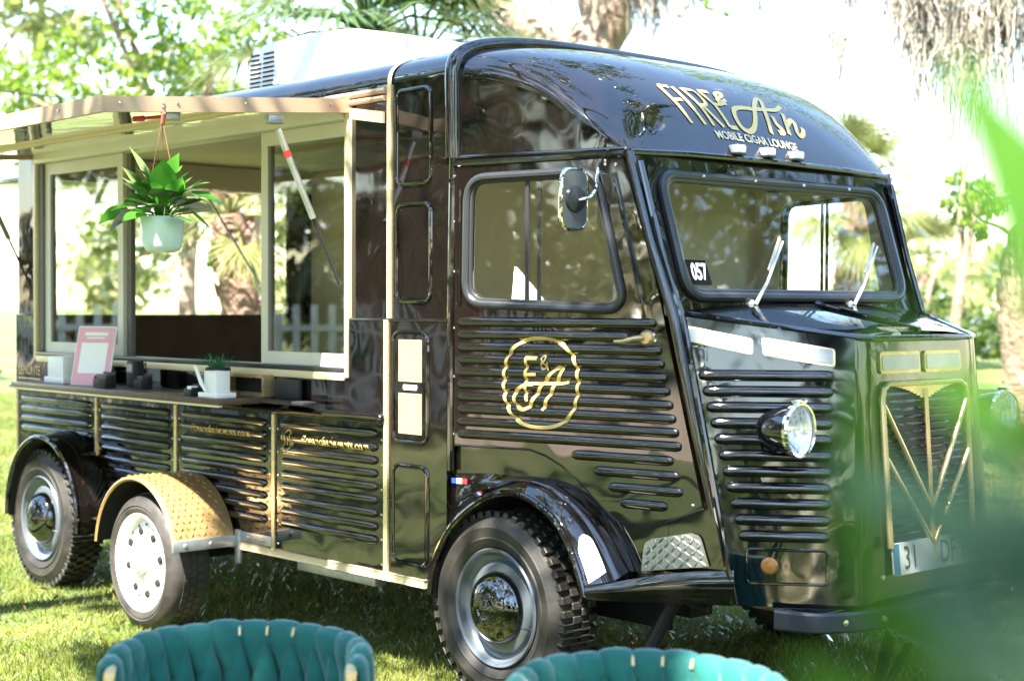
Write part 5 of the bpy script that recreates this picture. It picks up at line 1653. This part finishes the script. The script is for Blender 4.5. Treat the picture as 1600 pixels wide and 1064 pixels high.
for k in range(34):
    oc.append((r_.uniform(-4, 4), r_.uniform(-3.4, 4), r_.uniform(6.2, 8.4), r_.uniform(.5, .9), r_.uniform(.3, .5)))  # overhead clumps added for dapple and for reflections in the cab roof
tree('oak_tree', 'spreading shade oak standing behind the photographer', (1.5, -11.0, 0),
     [([(1.5, -11, 0), (1.4, -10.8, 1.5), (1.1, -10.2, 3.2)], .55, .40), ([(1.1, -10.2, 3.0), (.2, -8.5, 5.0), (-1.5, -6.2, 6.2), (-4, -5, 6.9)], .34, .06), ([(1.1, -10.2, 3.0), (2.2, -8.2, 5.2), (2.6, -6.0, 6.4), (2.4, -4.2, 7.2)], .30, .05), ([(1.1, -10.2, 3.0), (3.5, -10.5, 5.5), (6, -10, 7)], .28, .05), ([(-1.5, -6.2, 6.2), (-1.2, -3.5, 6.9), (-1.8, -.5, 7.3), (-1.2, 2, 7.8)], .12, .03), ([(2.6, -6.0, 6.4), (1.6, -3.2, 7.0), (1.2, -.6, 7.4), (1.6, 1.5, 7.9)], .11, .03), ([(-1.2, -3.5, 6.9), (.2, -1.8, 7.2), (.6, -.2, 7.6)], .06, .02), ([(1.1, -10.2, 3.1), (-1.5, -11, 5.2), (-4.5, -10.5, 7)], .28, .05)],
     oc, 60000, .13, 'oak_leaf', 'bark_grey', hole=sun_spots, moss=[(r_.uniform(-4, 5), r_.uniform(-11, -6.5), r_.uniform(5.2, 6.5), 1.3) for _ in range(26)], mossk=dict(per=40, ln=(.5, 1.6), spread=.16))
# more trees behind the camera: the world the paint and the glass reflect
def back_oak(x, y, h, s_, lab, lm, sd):
    rr = random.Random(sd)
    cl = [(x + rr.uniform(-3, 3) * s_, y + rr.uniform(-3, 3) * s_, h * rr.uniform(.55, 1.0), 1.5 * s_, 1.0 * s_) for _ in range(16)]
    lm_ = [([(x, y, 0), (x + rr.uniform(-.3, .3), y, h * .25), (x + rr.uniform(-.6, .6), y + .2, h * .5)], .38 * s_, .25 * s_)]
    for k in range(5):
        c = cl[k]
        lm_.append(([(x, y, h * .35), ((x + c[0]) / 2, (y + c[1]) / 2, h * .55), (c[0], c[1], c[2])], .2 * s_, .05))
    tree('oak_tree', lab, (x, y, 0), lm_, cl, 9000, .26, lm, 'bark_grey', moss=[(c[0], c[1], c[2] - .6, 1.6) for c in cl[:10]], mossk=dict(per=30, ln=(.6, 1.8), spread=.25, width=.025), group='trees behind the photographer')
back_oak(-9, -21, 9, 1.2, 'moss-hung oak farthest left behind the photographer', 'oak_leaf', 3)
back_oak(-3.5, -25, 8, 1.1, 'moss-hung oak behind the photographer beyond the sand path', 'oak_leaf', 4)
back_oak(11, -22, 9, 1.25, 'wide moss-hung oak behind the photographer to the right', 'oak_leaf', 6)
back_oak(17, -9, 8, 1.1, 'moss-hung oak right of the photographer', 'oak_leaf', 8)
back_oak(14, 1.5, 8.5, 1.1, 'moss-hung oak ahead of the truck nose, out of frame', 'oak_leaf', 9)
back_oak(-16, -14, 8, 1.2, 'oak left of the truck tail, out of frame', 'oak_leaf', 10)
back_oak(-12, -10.5, 8, 1.1, 'moss-hung oak left of the photographer beside the truck tail', 'oak_leaf', 31)
back_oak(-8.5, -15, 8, 1.0, 'moss-hung oak at the near edge of the sand path', 'oak_leaf', 32)
back_oak(-20, -19, 9, 1.3, 'distant moss-hung oak beyond the truck tail, out of frame', 'oak_leaf', 33)
back_oak(9.5, 9.5, 9, 1.25, 'dense oak ahead of the truck nose at the far side, out of frame', 'oak_leaf', 34)
back_oak(15, 13, 9, 1.3, 'second oak ahead of the truck nose, out of frame', 'oak_leaf', 35)
fan_palm('palm_tree', 'young fan palm ahead of the truck nose, out of frame', (7.2, 6.6, 0), 2.6, .2, 22, 1.2, 'palm_leaf', (.1, .1), 'palms ahead of the truck', .6, seed=14)
def back_shrub(x, y, h, r, lab, lm, sd):
    rr = random.Random(sd)
    cl = [(x + rr.uniform(-r, r), y + rr.uniform(-r, r), h * rr.uniform(.25, .9), r * .5, h * .22) for _ in range(9)]
    tree('shrub', lab, (x, y, 0), [([(x, y, 0), (x + .05, y, h * .3), (c[0], c[1], c[2])], .05, .012) for c in cl[:6]], cl, 3500, .17, lm, 'bark', cat='shrub', group='shrubs behind the photographer')
for k, (x, y, h, r, lm, lab) in enumerate(((-15.0, -12.6, 3.2, 1.6, 'oak_bright', 'yellow-green shrub left of the truck tail, nearest of its row'), (-19, -17, 3.6, 2.2, 'pale_leaf', 'pale shrub at the far left end of the sand path'), (-11.5, -14.5, 2.2, 1.5, 'oak_bright', 'round shrub on the sand path edge'), (-6.5, -18.5, 3.0, 2.0, 'pale_leaf', 'pale shrub on the sand path'), (-2.0, -21, 2.6, 1.8, 'oak_bright', 'bright shrub farthest behind the photographer'), (-24, -15, 4.0, 2.4, 'oak_bright', 'tall shrub beyond the truck tail'), (5.5, -18, 2.6, 1.8, 'oak_leaf', 'dark shrub behind the photographer'), (11, -14, 3, 1.8, 'oak_bright', 'shrub behind the photographer to the right'))):
    back_shrub(x, y, h, r, lab, lm, 60 + k)
fan_palm('palm_tree', 'palm with shaggy trunk left of the photographer', (-14.2, -11.4, 0), 3.0, .24, 22, 1.1, 'palm_pale', (.2, .1), 'palms behind the photographer', .6, seed=24)
fan_palm('palm_tree', 'palm on the sand path behind the photographer', (-5.2, -12.0, 0), 3.9, .22, 22, 1.1, 'palm_leaf', (-.1, .1), 'palms behind the photographer', .6, seed=25)
# white fence beyond the sand path
fc = empty('white_fence', (-11.5, -10.4, 0), R(-47)); tag(fc, 'white picket fence left of the photographer, out of frame', 'fence')
pk = MB(); pk.box((-.05, -.012, 0), (.05, .012, 1.5), .004); pkm = pk.mesh('picket', 'fence_white')
for k in range(70):
    o = link('picket', pkm, fc); o.location = (-8 + k * .24, 0, 0)
b = MB(); b.box((-8.1, .013, .35), (8.7, .045, .43)); b.box((-8.1, .013, 1.15), (8.7, .045, 1.23)); b.build('rail', 'fence_white', fc)

wd_ = []  # ring of wood added out of view to darken what the paint reflects
for k in range(150):
    a = R(-172 + 212 * (k + r_.random()) / 150)
    d = r_.uniform(27, 40)
    hh = r_.uniform(.5, 1) * (9 + 5 * math.sin(k * .37) + 2.5 * math.sin(k * 1.1))
    for q in range(3):
        wd_.append((4 + math.cos(a) * d + r_.uniform(-1, 1), -4 + math.sin(a) * d + r_.uniform(-1, 1), max(.8, hh * r_.uniform(.1, 1)), r_.uniform(1.2, 2.4), r_.uniform(.9, 1.9)))
V, F_ = leaves(clump_points(wd_, 75000), np.full(75000, .55))
tag(link('added_wood_edge', np_mesh('added_wood_edge', V, F_, 'added_wood_leaf')), 'dark wood edge added unseen behind the photographer to darken reflections', 'wood', kind='stuff')
# --- right-hand oak with moss curtains
rr5 = random.Random(11)
T4c = [(-4.2 + rr5.uniform(-3.5, 3.5), 8.6 + rr5.uniform(-3, 3), rr5.uniform(5.6, 7.4), 1.2, .7) for _ in range(12)]
T4c += [(-3.9, 8.6, 3.05, .32, .35), (-4.15, 8.25, 2.55, .28, .4), (-4.35, 8.0, 2.15, .22, .3), (-4.0, 8.5, 2.0, .25, .3)]
mossR = []
for k in range(34):
    a_ = rr5.uniform(.08, 1.1)
    mossR.append((-3.21 + .95 * a_ + rr5.uniform(-.15, .15), 6.31 + 1.05 * a_ + rr5.uniform(-.3, .3), 4.15 + rr5.uniform(-.25, .45), rr5.uniform(.35, 1.15)))
mossR += [(-2.85, 6.7, 3.85, 1.05), (-2.95, 6.55, 3.7, .9), (-2.75, 6.8, 3.75, 1.0), (-3.93, 5.53, 4.27, .5), (-3.72, 5.76, 4.3, .35), (-3.49, 5.99, 3.75, .45), (-3.43, 6.08, 4.27, .5), (-3.6, 5.9, 4.3, .35)]
T4c = [(-3.2 + rr5.uniform(-2.5, 2.5), 8.0 + rr5.uniform(-2.5, 2.5), rr5.uniform(5.4, 7.0), 1.1, .7) for _ in range(10)]
T4c += [(-3.33, 7.62, 2.76, .16, .25), (-3.16, 7.78, 2.36, .17, .25), (-3.28, 7.65, 2.02, .15, .18), (-4.23, 6.65, 3.25, .22, .2), (-4.0, 6.9, 3.7, .2, .25), (-4.36, 6.53, 3.9, .15, .15), (-3.1, 7.9, 2.9, .18, .3)]
tree('oak_tree', 'moss-draped oak with rough trunk at the right edge', (-2.75, 8.15, 0),
     [([(-2.75, 8.15, -.1), (-2.86, 8.06, .3), (-2.90, 8.02, .9), (-2.92, 8.0, 1.6), (-2.86, 8.06, 2.1), (-2.62, 8.36, 2.6), (-2.4, 8.6, 3.6), (-2.5, 8.5, 5.2)], .24, .17), ([(-2.88, 8.03, 2.05), (-3.05, 7.9, 2.2), (-3.2, 7.72, 2.3), (-3.3, 7.65, 2.5)], .022, .008), ([(-2.45, 8.55, 3.9), (-2.9, 7.3, 4.7), (-3.5, 6.0, 4.85), (-4.6, 4.9, 5.0)], .13, .04), ([(-2.4, 8.6, 4.0), (-1.9, 9.2, 5.2), (-1.2, 10, 6.0)], .12, .04), ([(-3.1, 6.6, 4.8), (-3.6, 6.8, 4.3), (-4.2, 6.65, 3.5)], .02, .006)],
     T4c, 9000, .085, 'oak_bright', 'bark', moss=mossR, mossk=dict(per=80, ln=(.25, 1.5), spread=.13, width=.006))
# --- big oak behind the cab roof: its leaning limb and trunk top the roofline
rr6 = random.Random(12)
T1c = [(-7.4 + rr6.uniform(-3, 2), 6.6 + rr6.uniform(-2, 3), rr6.uniform(5.6, 7.5), 1.2, .8) for _ in range(9)] + [(-7.0, 6.7, 4.75, .5, .3)]
tree('oak_tree', 'brown leaning oak behind the cab roof', (-6.9, 6.7, 0),
     [([(-6.9, 6.7, 0), (-6.95, 6.65, 1.6), (-7.05, 6.5, 3.4), (-6.9, 6.75, 4.6), (-6.6, 7.0, 6)], .40, .26), ([(-7.0, 6.55, 3.3), (-7.3, 6.25, 4.1), (-7.75, 5.8, 4.65), (-8.6, 5.0, 5.3)], .26, .12)],
     T1c, 7000, .13, 'oak_bright', 'bark', moss=[(-6.6 + rr6.uniform(-.4, .5), 7.0 + rr6.uniform(-.5, .5), 5.0 + rr6.uniform(-.2, .3), 1.0) for _ in range(9)] + [(-7.6, 5.9, 4.5, .7), (-7.35, 6.2, 4.35, .7)], mossk=dict(per=70, ln=(.4, 1.1), spread=.14, width=.011))
# --- palms behind the truck
fan_palm('palm_tree', 'dark fan palm behind the air conditioner', (-6.25, 3.0, 0), 3.75, .17, 30, 1.0, 'palm_leaf', (.1, .1), 'palms behind the truck', .55, seed=2)
fan_palm('palm_tree', 'low dark fan palm between the air conditioner and the cab', (-6.7, 4.15, 0), 3.7, .16, 24, .85, 'palm_leaf', (-.2, .1), 'palms behind the truck', .5, seed=3)
fan_palm('palm_tree', 'shaggy palm seen through the serving window', (-8.45, 3.45, 0), 2.35, .17, 16, .62, 'palm_pale', (-.18, -.14), 'palms behind the truck', .55, seed=4)
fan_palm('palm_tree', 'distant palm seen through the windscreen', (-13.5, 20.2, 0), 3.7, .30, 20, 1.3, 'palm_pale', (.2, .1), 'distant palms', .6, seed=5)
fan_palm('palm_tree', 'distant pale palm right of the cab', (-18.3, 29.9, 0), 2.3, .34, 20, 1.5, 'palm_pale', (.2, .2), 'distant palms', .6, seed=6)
# --- bright trees on the left
def bright_tree(x, y, h, cl, lab, n, ls, lm, r0=.2, sd=0):
    tree('broadleaf_tree', lab, (x, y, 0), [([(x, y, 0), (x + .1, y, h * .4), (x + .3, y + .2, h * .8)], r0, r0 * .4)] + [([(x + .1, y, h * .4), ((x + c[0]) / 2, (y + c[1]) / 2, (h * .5 + c[2]) / 2), c[:3]], r0 * .4, .03) for c in cl[:5]], cl, n, ls, lm, 'bark', group='trees behind the truck')
rr7 = random.Random(21)
bright_tree(-15.3, 6.8, 6, [(-15.2 + rr7.uniform(-2.0, 1.6), 6.6 + rr7.uniform(-1.8, 1.8), rr7.uniform(2.8, 7.2), .9, .8) for _ in range(20)], 'sunlit yellow-green tree left of the air conditioner', 7000, .16, 'oak_bright', .17)
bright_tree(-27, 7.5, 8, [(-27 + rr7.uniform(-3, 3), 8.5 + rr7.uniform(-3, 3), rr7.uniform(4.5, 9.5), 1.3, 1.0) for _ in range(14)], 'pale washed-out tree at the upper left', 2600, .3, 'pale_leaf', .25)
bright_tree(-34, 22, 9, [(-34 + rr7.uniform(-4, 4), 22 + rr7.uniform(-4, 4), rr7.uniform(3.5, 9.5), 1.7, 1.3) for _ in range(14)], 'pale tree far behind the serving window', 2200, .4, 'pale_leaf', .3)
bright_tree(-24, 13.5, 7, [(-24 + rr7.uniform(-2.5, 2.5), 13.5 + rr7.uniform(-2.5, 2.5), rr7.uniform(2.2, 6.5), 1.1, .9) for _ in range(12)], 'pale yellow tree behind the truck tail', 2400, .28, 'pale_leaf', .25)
bright_tree(-17, 28.2, 3.2, [(-17 + rr7.uniform(-2.2, 2.2), 28.2 + rr7.uniform(-2.2, 2.2), rr7.uniform(.4, 1.5), .9, .6) for _ in range(12)], 'low green bush on the lawn right of the cab', 6000, .2, 'oak_leaf', .12)
bright_tree(-12, 34, 5, [(-12 + rr7.uniform(-3.5, 3.5), 34 + rr7.uniform(-2.5, 2.5), rr7.uniform(1.0, 3.2), 1.2, .9) for _ in range(12)], 'green tree in the distance at the right edge', 6000, .25, 'oak_bright', .2)
bright_tree(-9.5, 17.5, 4, [(-9.3 + rr7.uniform(-.5, .5), 17.7 + rr7.uniform(-.5, .5), rr7.uniform(3.0, 4.3), .4, .4) for _ in range(5)], 'slim young tree on the right lawn', 1600, .14, 'oak_bright', .13)
# far tree line round the lawn, one mass
P = []
for k in range(46):
    a = R(360 * k / 46 + rr7.uniform(-3, 3)); d = rr7.uniform(75, 95)
    for q in range(3):
        P.append((math.cos(a) * d, math.sin(a) * d, rr7.uniform(.8, 3.6), rr7.uniform(3, 5), rr7.uniform(1.6, 2.6)))
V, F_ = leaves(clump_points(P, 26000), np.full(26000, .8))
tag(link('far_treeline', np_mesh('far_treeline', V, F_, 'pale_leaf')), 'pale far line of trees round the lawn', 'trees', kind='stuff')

# --- string of festoon bulbs high behind the truck
sl = empty('string_lights', (-7.5, .2, 0)); tag(sl, 'thin wire of small festoon bulbs strung high behind the truck', 'string lights')
wp_ = catmull([(-8.2, -.75, 3.25), (-7.24, .39, 3.13), (-6.74, .93, 3.06), (-6.2, 1.6, 3.12), (-5.2, 2.8, 3.3)], 8)
b = MB(); b.tube(wp_, .006, 5); b.build('wire', 'under', sl, (-7.5, .2, 0))
for k in range(3, len(wp_), 6):
    b = MB(); b.lathe([(.010, 0), (.012, -.02), (.02, -.045), (.014, -.07), (0.0001, -.075)], wp_[k], (0, 0, 1), 10); b.build('bulb', 'lamp_grey', sl, (-7.5, .2, 0))

# --- grass blades on the visible lawn
def grass():
    n = 420000
    # sample over the view wedge: distance from the camera and lateral angle
    d = 3.2 + (26 - 3.2) * rng.random(n) ** 1.7
    t = rng.uniform(-.37, .37, n)
    fx, fy = -.737, .676
    rx, ry = .676, .737
    x = CAM.x + d * fx + d * t * rx; y = CAM.y + d * fy + d * t * ry
    h = rng.uniform(.012, .038, n) * (1 + .4 * np.sin(x * 3.1) * np.sin(y * 2.7)) * (1 + d * .02)
    wv = rng.uniform(.0013, .0032, n) * (1 + d * .09)
    a = rng.uniform(0, 2 * math.pi, n)
    lx, ly = rng.normal(size=n) * .018, rng.normal(size=n) * .018
    V = np.zeros((n, 3, 3))
    V[:, 0] = np.stack([x - np.cos(a) * wv, y - np.sin(a) * wv, np.zeros(n)], 1)
    V[:, 1] = np.stack([x + np.cos(a) * wv, y + np.sin(a) * wv, np.zeros(n)], 1)
    V[:, 2] = np.stack([x + lx, y + ly, h], 1)
    o = link('grass', np_mesh('grass', V.reshape(-1, 3), np.arange(n * 3).reshape(-1, 3), 'grass_blade'))
    tag(o, 'short green lawn grass round the truck', 'grass', kind='stuff')
grass()
def litter():
    n = 900
    d = 3.4 + 14 * rng.random(n) ** 1.4
    t = rng.uniform(-.36, .36, n)
    P_ = np.stack([CAM.x - .737 * d + .676 * d * t, CAM.y + .676 * d + .737 * d * t, rng.uniform(.02, .05, n)], 1)
    V, F_ = leaves(P_, np.full(n, .045), 2.2)
    o = link('fallen_leaves', np_mesh('fallen_leaves', V, F_, 'dry_leaf'))
    tag(o, 'scattered dry brown leaves on the lawn', 'leaves', kind='stuff')
litter()
